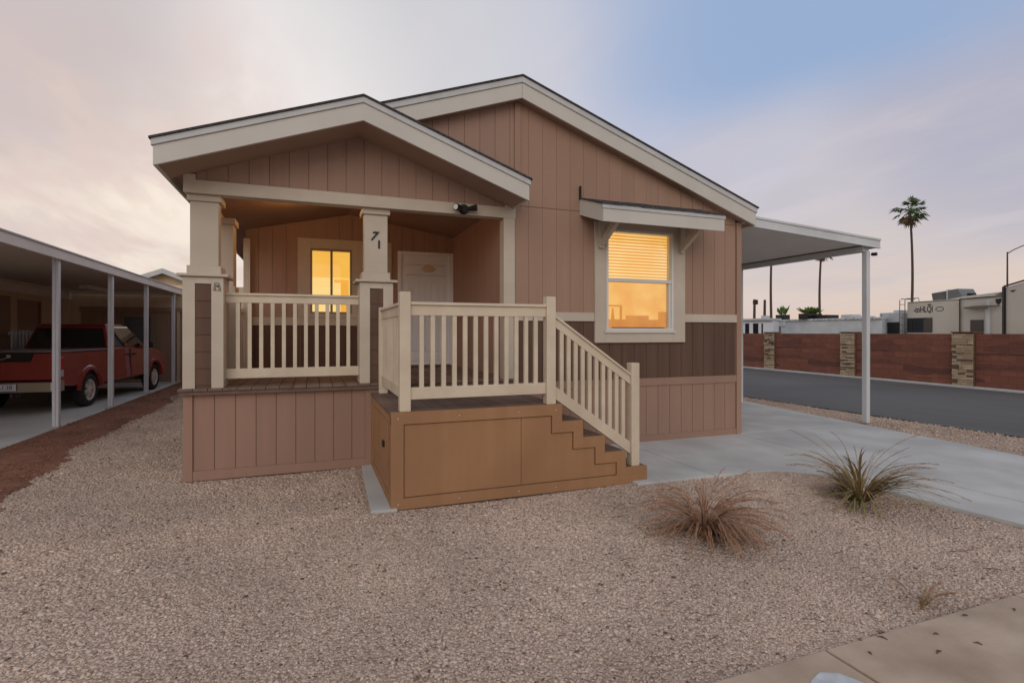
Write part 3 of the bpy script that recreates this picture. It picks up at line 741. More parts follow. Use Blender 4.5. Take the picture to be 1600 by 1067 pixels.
# ================================================================== BOUNDARY WALL
def brick_mat():
    m=bpy.data.materials.new('red_block_wall'); m.use_nodes=True; N=m.node_tree.nodes; L=m.node_tree.links; p=N['Principled BSDF']; p.inputs['Roughness'].default_value=.9
    g=N.new('ShaderNodeTexCoord'); mp=N.new('ShaderNodeMapping'); mp.inputs['Rotation'].default_value=(0,R(90),R(90)); 
    s=N.new('ShaderNodeSeparateXYZ'); L.new(g.outputs['Object'],s.inputs[0]); c=N.new('ShaderNodeCombineXYZ'); L.new(s.outputs[1],c.inputs[0]); L.new(s.outputs[2],c.inputs[1])
    b=N.new('ShaderNodeTexBrick'); L.new(c.outputs[0],b.inputs[0]); b.inputs['Scale'].default_value=1; b.inputs['Brick Width'].default_value=.40; b.inputs['Row Height'].default_value=.20
    b.inputs['Mortar Size'].default_value=.009; b.inputs['Color1'].default_value=(.20,.076,.048,1); b.inputs['Color2'].default_value=(.26,.098,.064,1); b.inputs['Mortar'].default_value=(.155,.060,.042,1); b.inputs['Mortar Smooth'].default_value=.4
    # stretched stain blocks
    mp2=N.new('ShaderNodeMapping'); mp2.inputs['Scale'].default_value=(.7,4.2,1); L.new(c.outputs[0],mp2.inputs[0])
    n=N.new('ShaderNodeTexVoronoi'); n.distance='CHEBYCHEV'; n.inputs['Scale'].default_value=1.2; L.new(mp2.outputs[0],n.inputs['Vector'])
    sc=N.new('ShaderNodeSeparateColor'); L.new(n.outputs['Color'],sc.inputs[0])
    mr=N.new('ShaderNodeMapRange'); mr.inputs[1].default_value=.60; mr.inputs[2].default_value=.82; mr.inputs[3].default_value=0; mr.inputs[4].default_value=.6; L.new(sc.outputs[0],mr.inputs[0])
    x=N.new('ShaderNodeMix'); x.data_type='RGBA'; L.new(mr.outputs[0],x.inputs[0]); L.new(b.outputs[0],x.inputs[6]); x.inputs[7].default_value=(.085,.036,.028,1)
    n2=N.new('ShaderNodeTexNoise'); n2.inputs['Scale'].default_value=6; n2.inputs['Detail'].default_value=8; L.new(mp2.outputs[0],n2.inputs[0])
    y=N.new('ShaderNodeMix'); y.data_type='RGBA'; y.blend_type='MULTIPLY'; y.inputs[0].default_value=.35; L.new(x.outputs[2],y.inputs[6]); 
    r2=N.new('ShaderNodeMapRange'); r2.inputs[1].default_value=.3; r2.inputs[2].default_value=.7; r2.inputs[3].default_value=.55; r2.inputs[4].default_value=1.25; L.new(n2.outputs[0],r2.inputs[0]); L.new(r2.outputs[0],y.inputs[7])
    L.new(y.outputs[2],p.inputs['Base Color']); return m
BRK=brick_mat()
wl=empty('boundary_wall',(0,0,0),'low red block wall with stacked stone pillars beyond the side road','wall')
LEDGE=[mat('ledger_stone_light',(.46,.355,.235),(.60,.49,.35),.9,5,bump=.5,bscale=30),mat('ledger_stone_mid',(.38,.28,.18),(.46,.35,.23),.9,5),mat('ledger_stone_dark',(.13,.085,.055),(.20,.13,.09),.9,5)]
ys=[-1.45,2.35,6.15,9.96,13.8,17.65,21.5,25.3,29.1,33]
an=math.atan(.084)
# built along local Y, then turned
def wl_local(y): return (y-8.5)/math.cos(an)
prev=wl_local(-6)
ends=[wl_local(v) for v in ys]
for e in ends+[wl_local(38)]:
    if e-prev>.3: 
        pnl=MB().box(0,.2,prev+.3,e-.3,0,1.57).build('wall_panel',BRK,wl,.004)
    prev=e
for e in ends:
    P=MB().box(-.07,.27,e-.28,e+.28,0,1.60).build('wall_pillar',LEDGE[2],wl)
    col=[MB(),MB(),MB()]
    z=.01
    while z<1.56:
        h=random.uniform(.03,.075); y0=e-.28
        while y0<e+.27:
            L_=random.uniform(.12,.4); y1=min(y0+L_,e+.285); k=random.choices((0,1,2),(.62,.26,.12))[0]
            col[k].box(-.085-random.uniform(0,.035),-.0705,y0,y1-.012,z,z+h-.012); y0=y1
        z+=h
    for k in range(3):
        if col[k].v: col[k].build('pillar_stone_courses',LEDGE[k],P)
    MB().box(-.11,.30,e-.31,e+.31,1.601,1.635).build('pillar_cap',BRK,P,.004)
    for s in (-1,1): MB().box(-.012,.19,e+s*.288-.01,e+s*.288+.01,0,1.585).build('pillar_side_joint',DARKSD,P)
wl.location=(17.9,8.5,0); wl.rotation_euler=(0,0,-an)

# ================================================================== BEHIND THE WALL
def pos(px,py=None,d=None,z=None):
    a=(px-800)/830
    return Vector((d*(.353+.936*a), d*(.936-.353*a), 0 if z is None else z))
def facing(px): return 0
# long white flat-roofed trailer home
th=empty('trailer_home',(0,0,0),'long aged white flat-roofed trailer home behind the red wall','trailer home')
# local x along length, y depth away, origin at left front
def finish(e, loc, rz): e.location=loc; e.rotation_euler=(0,0,rz)
TL=9.6
MB().prism([(0,0),(TL,0),(TL-1.55,2.2),(0,2.2)],0,2.30,'z').build('wall',MHW,th,.02)
q=MB(); 
q.prism([(-.05,-.08),(TL+.05,-.08),(TL-1.5,2.25),(-.05,2.25)],2.301,2.40,'z'); rf=q.build('roof',mat('roof_edge_white',(.60,.64,.66),(.66,.70,.72),.5,3,c3=(.25,.24,.23),s3=7),th,.01)
MB().box(.35,1.6,-.05,-.001,1.50,1.62).box(.35,1.6,-.06,-.001,2.0,2.28).build('shutter',RVG,th,.01)
MB().box(.4,1.05,-.02,-.0005,1.63,1.95).build('window',GLASSD,th)
MB().box(6.0,6.9,.5,1.2,2.401,2.60).build('roof_vent',RVG,rf,.02)
MB().box(6.9,8.0,.6,1.2,2.401,2.50).build('roof_hatch',RVG,rf,.02)
MB().box(3.3,5.1,.2,1.2,2.401,2.62).build('roof_box',BLACK,rf,.02)
pL=pos(1204,d=33.4); pR=pos(1378,d=26.9); 
rz=math.atan2(pR.y-pL.y,pR.x-pL.x); finish(th,pL,rz); sc=(pR-pL).length/TL; th.scale=(sc,1,1.0)
# smaller white home to its left
t2=empty('white_park_home',(0,0,0),'small white park home with dark windows left end behind the red wall','trailer home')
MB().box(0,5,0,1.2,0,2.36).build('wall',mat('park_home_white',(.60,.64,.70),(.65,.69,.75),.5),t2,.02)
MB().box(-.1,5.1,-.15,1.3,2.361,2.48).box(-.05,5.05,-.03,-.001,2.24,2.29).build('roof',RVG,t2,.02)
for x0,x1 in ((2.65,3.0),(3.35,3.8),(4.08,4.2)):
    MB().box(x0,x1,-.02,-.0005,1.5,2.18).build('window',GLASSD,t2)
MB().box(3.8,4.3,.4,.9,2.481,2.66).build('roof_vent',RVG,t2,.02)
a=pos(1120,d=34.5); b=pos(1207,d=32.0); finish(t2,a,math.atan2(b.y-a.y,b.x-a.x)); t2.scale=((b-a).length/5,1,1)
# grey travel trailer piece between
g=empty('grey_travel_trailer',(0,0,0),'grey travel trailer with dark window left of the cream one with ladder','travel trailer')
MB().box(0,1.15,0,2.2,.5,2.66).build('shell',RVG,g,.04); MB().box(.45,1.12,-.02,-.0005,1.35,2.15).build('window',GLASSD,g,.005); MB().box(.10,.16,-.015,-.0005,.5,2.62).build('corner_trim',mat('olive_trim',(.25,.25,.17),None,.6),g)
MB().box(.3,.8,.6,1.1,2.661,2.80).build('roof_vent',METALW,g,.02)
MB().tube([(.3,.05,.36),(.3,.25,.36)],.36,16).build('wheel',BLACK,g)
MB().box(0,1.15,.3,1.9,.3,.499).build('chassis',BLACK,g)
a=pos(1374,d=28.5); b=pos(1410,d=27.3); finish(g,a,math.atan2(b.y-a.y,b.x-a.x))
# cream travel trailer
rv=empty('cream_travel_trailer',(0,0,0),'cream travel trailer with rear ladder and big dark window behind the red wall','travel trailer')
H=3.13
def rvbox(mb,x0,x1,y0,y1,z0,z1): return mb.box(x0,x1,y0,y1,z0,z1)
MB().box(0,3.83,0,2.5,.55,H).build('shell',RVW,rv,.06)
S2=MB().prism([(3.831,.55),(6.6,.55),(6.6,H+.03),(3.831,H+.0)],.05,2.55,'y').build('front_shell',RVW,rv,.03)
MB().prism([(3.8,H+.005),(6.6,H+.035),(6.6,H+.075),(3.8,H+.045)],.0,.06,'y').build('roof_trim',BLACK,S2)
MB().box(-.02,3.79,-.03,2.5,H+.001,H+.03).build('roof',RVW,rv,.01)
MB().prism([(2.2,H+.031),(6.6,H+.076),(6.6,H+.30),(5.5,H+.24),(3.6,H+.16),(2.6,H+.07)],.4,2.2,'y').build('roof_crown',RVW,rv,.02)
MB().box(3.80,3.86,-.03,-.0005,.55,H).build('corner_trim',BLACK,rv)
w=MB().box(.06,1.94,-.03,-.0005,1.62,2.34).build('window',GLASSD,rv,.01); MB().box(.48,.50,-.035,-.0305,1.64,2.32).build('window_bar',BLACK,w)
MB().box(4.45,5.25,.02,.0495,1.5,2.18).build('window',GLASSD,rv,.01)
MB().box(5.5,5.66,-.10,.0495,1.5,3.0).build('awning_arm',RVG,rv,.02)
AWN=MB(); pts=[(4.25,2.72),(4.7,2.66),(5.1,2.62),(5.6,2.70),(6.4,2.70),(6.4,2.76),(5.6,2.78),(4.9,2.78),(4.25,2.76)]
for a_,b_ in (((4.25,2.70,2.75),(4.9,2.62,2.80)),((4.9,2.62,2.80),(5.6,2.70,2.80)),((5.6,2.70,2.80),(6.4,2.72,2.78))):
    AWN.prism([(a_[0],a_[1]),(b_[0],b_[1]),(b_[0],b_[2]),(a_[0],a_[2])],-.2,-.101,'y')
AWN.build('awning_roll',mat('awning_fabric',(.16,.14,.12),None,.8),rv)
text('-tnHLQI',.42,(1.25,-.004,2.74),(R(90),0,0),BLACK,rv,'lettering',depth=.003,offset=.006)
MB().box(1.6,1.85,-.008,-.001,2.94,3.0).build('lettering_dash',BLACK,rv)
q=MB(); q.tube([(2.45+.27*math.cos(t*math.pi/12),-.006,2.74+.10*math.sin(t*math.pi/12)) for t in range(25)],.014,6,False).build('oval_logo',BLACK,rv)
q=MB(); q.prism([(5.95,3.06),(6.3,3.08),(6.28,2.92),(6.14,2.80),(6.0,2.90)],.03,.0495,'y').build('shield_badge',BLACK,rv)
lad=MB()
for x in (-.42,.0): lad.tube([(x,-.12,.9),(x,-.12,H+.14),(x,-.02,H+.20),(x,.5,H+.20)],.022,8)
for k in range(7): lad.tube([(-.42,-.12,1.0+k*.34),(.0,-.12,1.0+k*.34)],.016,6)
lad.tube([(.1,-.02,H+.20),(.78,.1,H+.20),(.84,.1,H+.03)],.02,8)
lad.build('ladder',mat('ladder_metal',(.12,.12,.12),None,.4,metal=.5),rv)
ac=MB().prism([(1.35,H+.031),(2.42,H+.031),(2.42,H+.50),(1.25,H+.42)],.5,1.4,'y').build('air_conditioner',mat('ac_grey',(.10,.105,.10),(.13,.135,.13),.5),rv,.02)
MB().prism([(2.48,H+.08),(3.5,H+.12),(3.15,H+.55),(2.48,H+.51)],.45,1.4,'y').build('air_conditioner',mat('ac_pale',(.15,.16,.16),None,.3),rv,.02)
MB().box(2.421,2.479,.43,1.42,H+.07,H+.54).build('roof_rack_bar',METALW,rv)
MB().box(3.7,3.85,.5,.7,H+.1,H+.31).box(3.95,4.1,.5,.7,H+.1,H+.30).build('roof_vent',BLACK,rv,.02)
for x in (1.5,2.3): MB().tube([(x,.05,.36),(x,.25,.36)],.36,18).build('wheel',BLACK,rv)
MB().box(.1,6.3,.3,2.2,.36,.549).build('chassis',BLACK,rv)
a=pos(1417,d=27); b=pos(1572,d=22.6); rz=math.atan2(b.y-a.y,b.x-a.x)
finish(rv,a,rz); k=(b-a).length/6.6; rv.scale=(k,1,1)
# tall cream fifth wheel at the right edge
r2=empty('tall_fifth_wheel_trailer',(0,0,0),'tall cream fifth wheel trailer cut off by the right edge of the photo','travel trailer')
MB().prism([(0,.6),(8,.6),(8,4.1),(5,4.05),(0,3.28)],0,2.6,'y').build('shell',RVW,r2,.05)
MB().prism([(-.03,3.28),(5,4.06),(5,4.12),(-.03,3.34)],-.03,-.0005,'y').build('roof_trim',BLACK,r2)
MB().box(-.05,.05,-.06,-.001,.6,3.3).build('corner_trim',BLACK,r2)
text('MU',.42,(1.02,-.004,2.66),(R(90),0,0),BLACK,r2,'lettering',depth=.003,offset=.01,align='LEFT')
q=MB().prism([(.22,3.14),(.50,3.15),(.40,3.09),(.34,3.07)],-.01,-.001,'y').build('badge',BLACK,r2)
MB().box(.95,.99,-.01,-.001,1.85,1.90).build('marker',BLACK,r2)
for x in (3.5,4.3): MB().tube([(x,.05,.38),(x,.3,.38)],.38,18).build('wheel',BLACK,r2)
MB().box(.1,7.5,.3,2.2,.36,.599).build('chassis',BLACK,r2)
MB().prism([(-.9,3.05),(-.1,3.05),(-.1,3.28),(-.3,3.2)],.3,1.2,'y').build('roof_fairing',mat('fairing',(.10,.10,.10),None,.5),r2,.02)
a=pos(1570,d=19.6); b=pos(1700,d=16.5); finish(r2,a,math.atan2(b.y-a.y,b.x-a.x))

# street lamp
sl=empty('street_lamp',(0,0,0),'thin street lamp with curved arm rising behind the fifth wheel trailer','street lamp')
MB().tube([(0,0,0),(0,0,3),(0,0,9.5)],[.11,.09,.06],10).build('lamp_pole',BARK,sl)
MB().tube([(0,0,9.35),(.5,0,9.7),(1.2,0,10.05),(1.9,0,10.2)],.045,8).build('lamp_arm',BARK,sl)
MB().box(1.8,2.5,-.12,.12,10.12,10.24).build('lamp_head',RVG,sl,.03)
a=pos(1574,d=52); finish(sl,a,R(-40))
# utility poles
def upole(px,d,h,lab):
    p=pos(px,d=d); o=MB().tube([(p.x,p.y,0),(p.x+.1,p.y,h)],[.18,.13],8).build('utility_pole',BARK); tag(o,lab,'pole'); return o
u=upole(1178,62,5.5,'short dark leaning pole with a lump on top seen left of the palm trunks')
q=MB(); uw=WORLDPOS[u.name]; pp=pos(1178,d=62); q.box(pp.x+.0,pp.x+.45,pp.y-.2,pp.y+.2,4.9,5.45).build('transformer',BLACK,u,.05)
u2=upole(1194,62,5.45,'short dark upright pole with blue base between leaning pole and palm trunk')
pp=pos(1194,d=62); MB().tube([(pp.x,pp.y,1.5),(pp.x,pp.y,2.9)],.24,8).build('blue_base_wrap',mat('blue_wrap',(.08,.22,.42),None,.6),u2)

# palms
PALMG=mat('palm_leaf_green',(.045,.095,.030),(.10,.15,.05),.7,4); PALMD=mat('palm_leaf_dry',(.20,.14,.075),(.13,.09,.05),.8,5)
def palm(px,d,h,lab,crown=1.0,bend=.6,seed=1,grp='tall thin fan palms on the skyline'):
    rnd=random.Random(seed); b=pos(px,d=d)
    e=empty('palm_tree',tuple(b),lab,'palm tree',grp)
    top=Vector((b.x+bend*.2,b.y,h)); pts=[]; rs=[]
    for i in range(13):
        t=i/12; pts.append((b.x+bend*math.sin(t*math.pi)*.9+ .2*bend*t,b.y,h*t)); rs.append(.155-.055*t)
    MB().tube(pts,rs,10).build('trunk',BARK,e,smooth=True)
    top=Vector(pts[-1])
    def fronds(n,elo,ehi,lr,mb,droop):
        for i in range(n):
            az=rnd.uniform(0,2*math.pi); el=R(rnd.uniform(elo,ehi)); ln=rnd.uniform(*lr)*crown
            dr=Vector((math.cos(az)*math.cos(el),math.sin(az)*math.cos(el),math.sin(el)))
            p1=top+dr*ln*.55-Vector((0,0,droop*.12*ln))
            mb.tube([tuple(top),tuple(p1)],[.035,.02],4,False)
            side=dr.cross(Vector((0,0,1))).normalized(); nrm=side.cross(dr).normalized()
            for k in range(7):
                f=(k-3)/3; a=f*.85
                tip=p1+(dr*math.cos(a)+side*math.sin(a))*ln*.5*rnd.uniform(.85,1.1)-Vector((0,0,(droop*.45+.15*abs(f))*ln*.5))
                mid=p1.lerp(tip,.55)+Vector((0,0,.05*ln)); w=(side*math.cos(a)-dr*math.sin(a))*.085*crown
                mb.add([p1,mid+w,tip,mid-w],[(0,1,2,3)])
    m1=MB(); fronds(30,-30,85,(1.5,2.15),m1,.9); m1.build('crown',PALMG,e)
    m2=MB(); fronds(18,-78,-30,(1.2,1.75),m2,.8); m2.build('dry_skirt',PALMD,e)
    return e
palm(1421,58,15.0,'tall fan palm with full green crown standing alone against the sky',1.0,.5,3)
palm(1207,60,12.2,'straight dark palm trunk seen below the carport roof, left of the other trunk',.55,-.25,5)
palm(1284,60,10.75,'dark slightly bent palm trunk flaring just under the carport gutter edge',.62,-.35,8)
# roof-top planters
LEAF=mat('broad_leaf',(.07,.13,.03),(.16,.22,.06),.6,6)
def planter(px,d,zr_,w,h,n,lab,spread,cat='plant'):
    p=pos(px,d=d); e=empty('potted_plant',(p.x,p.y,zr_),lab,cat)
    MB().box(p.x-w/2,p.x+w/2,p.y-.3,p.y+.3,zr_,zr_+.32).build('planter_box',BLACK,e,.02)
    rnd=random.Random(int(px)); q=MB()
    for i in range(n):
        x=p.x+rnd.uniform(-w*.42,w*.42); az=rnd.uniform(0,6.28); sp=rnd.uniform(.05,spread); hh=h*rnd.uniform(.5,1)
        t=Vector((x+math.cos(az)*sp,p.y+math.sin(az)*sp,zr_+.32+hh)); b=Vector((x,p.y,zr_+.3)); m_=b.lerp(t,.5); wd=.06+.05*rnd.random()
        s=Vector((.936,-.353,0))*wd
        q.add([b,m_+s,t,m_-s],[(0,1,2,3)]); s2=Vector((.353,.936,0))*wd; q.add([b,m_+s2,t,m_-s2],[(0,1,2,3)])
    q.build('leaves',LEAF,e)
planter(1223,33.2,2.40,.55,.62,14,'small spiky green plant in black box on the white trailer roof',.35)
planter(1266,31.2,2.40,1.2,.45,80,'wide bushy green plant on the white trailer roof in a black box',.6)

# ================================================================== LEFT SIDE
lc=empty('carport',(-5.4,15,0),'old grey carport roof on galvanised posts over the red pickup truck','carport')
LX0,LX1=-6.95,-3.93
MB().box(LX0,LX1-.03,6,20.0,2.90,2.96).build('roof_panel',mat('carport_ceiling',(.62,.54,.47),(.66,.58,.51),.7,1),lc)
MB().box(LX1-.0295,LX1,6,20.0,2.83,3.0).build('roof_fascia',METALG,lc,.003)
MB().box(LX1-.025,LX1+.02,6,20.0,2.985,3.01).build('drip_edge',DRIP,lc,.002)
MB().box(LX0,LX1-.03,20.0005,20.03,2.80,3.0).build('roof_fascia',METALG,lc,.003)
for yy in (8.5,11.1,13.7,16.3,19.2):
    MB().box(-4.075,-4.03,yy-.05,yy+.05,.021,2.899).box(-4.029,-3.985,yy-.045,yy+.045,.021,2.899).build('post',POSTG,lc,.008)
fl=MB().box(-5.9,-5.65,17.6,19.0,2.80,2.899).build('tube_light',mat('fixture_white',(.75,.75,.72),None,.4),lc,.01)
# neighbour's home
nh=empty('neighbour_home',(-8,15,0),'tan manufactured home in shade behind the left carport','house')
MB().box(-11,-6.97,6,21.5,0,3.4).build('wall',TAN,nh)
MB().box(-11.3,-6.94,5.8,21.52,2.62,2.84).build('eave_fascia',METALG,nh,.004)
MB().prism([(-11.4,3.4),(-6.9,3.4),(-9.1,4.1)],5.7,21.6,'y').build('roof',SHING,nh)
MB().box(-6.969,-6.945,17.0,18.2,.4,2.45).box(-6.969,-6.94,14.2,16.6,1.0,2.5).build('door_panel',BROWNW,nh,.004)
dd=MB().box(-6.944,-6.925,18.05,18.15,.4,2.45).build('door_trim',mat('rust_trim',(.26,.10,.05),None,.7),nh,.003)
# white picket guard beside the truck
pf=empty('white_picket_rail',(-6.6,17,0),'white picket rail behind the tail of the red pickup','fence')
for a in (1.55,.5): MB().box(-6.78,-6.74,16.1,17.9,a,a+.07).build('rail',METALW,pf,.004)
pk=None
for k in range(11):
    w_=(-6.72,16.15+k*.17,.021)
    if pk is None: pk=MB().box(-6.735,-6.705,w_[1]-.035,w_[1]+.035,.021,1.66).build('picket',METALW,pf,.003,origin=(-6.72,w_[1],.021))
    else: copy_to(pk,pf,w_)
# far end building with the brown recess
fb=empty('neighbour_shed',(-5,20.5,0),'tan and brown building closing the far end of the left carport','shed')
MB().box(-6.96,-1.9,20.12,23,2.42,3.15).build('upper_wall',TAN,fb)
mb=MB(); siding(mb,rect(-6.7,-4.75,.0,2.40),20.14,sp=.4,off=-6.7); siding(mb,rect(-4.75,-1.95,.0,2.40),20.14,sp=.3,off=-4.6); mb.box(-6.7,-1.95,20.153,23,0,2.40)
mb.build('lower_wall',BROWNW,fb)
MB().box(-6.97,-6.7,20.13,22,0,2.42).build('corner_wall',TAN,fb)
MB().box(-6.72,-1.93,20.08,20.139,2.28,2.419).build('header_board',BROWNW,fb,.004)
gd=MB().box(-5.55,-4.85,20.10,20.139,.35,2.10).build('glass_door',mat('grey_glass',(.10,.105,.12),(.13,.135,.15),.25),fb,.004)
MB().box(-5.62,-5.551,20.07,20.139,.25,2.17).box(-4.849,-4.66,20.07,20.139,.25,2.17).box(-5.551,-4.849,20.07,20.139,2.101,2.17).build('door_frame',mat('door_tan',(.27,.215,.15),None,.7),gd,.004)
MB().box(-4.12,-4.04,20.07,20.139,0,2.28).build('corner_trim',TAN,fb,.004)
# gabled house far behind
gh=empty('gabled_house',(-6.7,31,0),'tan gabled house end peeking above the left carport roof','house')
cx=-6.72
MB().prism([(cx-3.2,0),(cx+3.2,0),(cx+3.2,3.30),(cx,4.58),(cx-3.2,3.30)],30.3,38,'y').build('wall',TAN,gh)
rf=chev(cx-3.6,cx,cx+3.6,4.60,.40,.0,.10,29.9,38.4,MB()).build('roof',SHING,gh)
chev(cx-3.62,cx,cx+3.62,4.60,.40,-.14,.10,29.8,29.899,MB()).build('fascia',DRIP,rf)

# ---- pickup truck -------------------------------------------------
RED=mat('red_car_paint',(.23,.013,.010),(.26,.017,.013),.25,2,spec=.5,coat=1.0)
CHR=mat('chrome',(.62,.60,.57),None,.18,metal=1); TYRE=mat('tyre_rubber',(.018,.018,.018),(.03,.03,.03),.85,20); RIMM=mat('alloy_rim',(.80,.77,.72),None,.35,metal=.5)
tk=empty('pickup_truck',(0,0,0),'dark red crew cab pickup truck parked under the left carport seen from behind','truck')
WB=3.48; HW=.92
def arch(cy,r,z0,n=12): return [(cy+r*math.cos(t),.36+r*math.sin(t)) for t in [math.asin((z0-.36)/r)+ (math.pi-2*math.asin((z0-.36)/r))*i/n for i in range(n+1)]]
def slab(poly,x0,x1,tum=0.0,zt=1.2):
    mb=MB(); mb.prism(poly,x0,x1,'x'); 
    if tum: mb.v=[(x-(math.copysign(tum*max(0,(z-.75)),x) if abs(x)>.6 else 0),y,z) for x,y,z in mb.v]
    return mb
r_arch=[p for p in arch(0,.45,.48)]   # from front (+y) over to rear
side=[(-1.12,.62),(-1.12,1.17),(-1.10,1.20),(1.0,1.20),(1.0,.45)]+r_arch+[(-.9,.52)]
b=MB()
for s in (-1,1):
    m_=slab(side,min(s*HW,s*(HW-.10)),max(s*HW,s*(HW-.10)),.05); b.add(m_.v,m_.f)
b.box(-.82,.82,-1.08,1.0,.70,.78)       # bed floor
b.box(-.82,.82,.95,1.0,.78,1.20)
f_arch=[(y+WB,z) for y,z in arch(0,.45,.48)]
low=[(1.01,.45),(1.01,1.22),(1.3,1.235),(2.95,1.20),(3.35,1.17),(3.9,1.08),(4.18,.98),(4.30,.80),(4.32,.55),(4.15,.42)]+f_arch
m_=slab(low,-HW,HW,.05); b.add(m_.v,m_.f)
bodyo=b.build('body',RED,tk,.035)
MB().box(-.80,.80,-1.15,-1.06,.66,1.19).build('tailgate',RED,tk,.02)
q=MB().prism([(-.80,1.205),(.50,1.205),(.44,1.02),(-.80,1.02)],-1.165,-1.1505,'y').build('tailgate_panel',BLACK,tk)
qd=MB().box(.06,.13,-1.1705,-1.1655,1.10,1.16).tube([(.06,-1.168,1.10),(.0,-1.168,1.07),(-.08,-1.168,1.08)],.012,6).build('tailgate_emblem',CHR,q)
MB().box(-.93,.93,-1.10,1.0,1.201,1.225).box(-.80,.80,-1.16,-1.05,1.2005,1.222).build('bed_rail_cap',mat('rail_plastic',(.30,.30,.30),None,.35,metal=.4),tk,.01)
bp=MB().prism([(-.93,-1.12),(-.93,-1.0),(-.80,-1.14),(.80,-1.14),(.93,-1.0),(.93,-1.12),(.86,-1.30),(-.86,-1.30)],.44,.64,'z').build('rear_bumper',CHR,tk,.02)
MB().box(-.25,.25,-1.32,-1.302,.47,.62).build('bumper_recess',BLACK,bp); pl=MB().box(-.02,.30,-1.335,-1.3205,.48,.61).build('license_plate',mat('plate_white',(.6,.62,.66),None,.5),tk,.003)
text('LI 38',.105,(.14,-1.336,.545),(R(90),0,0),mat('plate_ink',(.03,.04,.12),None,.5),pl,'plate_lettering',depth=.001)
TLR=mat('tail_light_red',(.45,.012,.012),None,.15,spec=.6,coat=.5); TLW=mat('tail_light_clear',(.55,.5,.5),None,.15,spec=.6)
for s in (-1,1):
    t_=MB().box(min(s*.80,s*.925),max(s*.80,s*.925),-1.16,-1.02,.86,1.10).build('tail_light',TLR,tk,.015)
    MB().box(min(s*.81,s*.928),max(s*.81,s*.928),-1.165,-1.03,.72,.855).build('reverse_lens',TLW,t_,.01)
# cab
def quadmesh(mb,pts): mb.add(pts,[(0,1,2,3)])
cb=[(1.02,1.235),(3.12,1.205)]; 
B0,B1=1.03,3.10; T0,T1=1.22,2.32; ZB,ZT=1.225,1.765; WBx,WTx=.86,.70
vs=[(-WBx,B0,ZB),(WBx,B0,ZB),(WBx,B1,ZB-.02),(-WBx,B1,ZB-.02),(-WTx,T0,ZT-.02),(WTx,T0,ZT-.02),(WTx,T1,ZT-.015),(-WTx,T1,ZT-.015)]
cab=MB().add(vs,[(3,2,1,0),(0,1,5,4),(1,2,6,5),(2,3,7,6),(3,0,4,7)]+[(4,5,6,7)]).build('cab',RED,tk,.05)
MB().box(-WTx+.06,WTx-.06,T0+.08,T1-.1,ZT-.02,ZT+.02).build('cab_roof',RED,cab,.02)
def pane(c,l,r,bt,tp,off):   # c: 4 corners (bl,br,tr,tl)
    c=[Vector(v) for v in c]; f=lambda u,v:(c[0].lerp(c[1],u)).lerp(c[3].lerp(c[2],u),v)
    n=(c[1]-c[0]).cross(c[3]-c[0]).normalized()*off
    return [f(l,bt)+n,f(r,bt)+n,f(r,tp)+n,f(l,tp)+n]
V_=[Vector(v) for v in vs]
AUTOG=mat('car_glass',(.010,.012,.014),None,.04,spec=.8)
q=MB(); quadmesh(q,pane([V_[0],V_[1],V_[5],V_[4]],.04,.95,.05,.90,.004)); q.build('rear_window',AUTOG,cab)
q=MB(); quadmesh(q,pane([V_[2],V_[3],V_[7],V_[6]],.05,.95,.05,.93,.004)); q.build('windscreen',AUTOG,cab)
for s in (0,1):
    c=[V_[1],V_[2],V_[6],V_[5]] if s==0 else [V_[3],V_[0],V_[4],V_[7]]
    q=MB(); quadmesh(q,pane(c,.10,.44,.06,.88,.004) if s==0 else pane(c,.56,.90,.06,.88,.004)); q.build('side_window',AUTOG,cab)
    q=MB(); quadmesh(q,pane(c,.48,.93,.06,.88,.004) if s==0 else pane(c,.07,.52,.06,.88,.004)); q.build('side_window',AUTOG,cab)
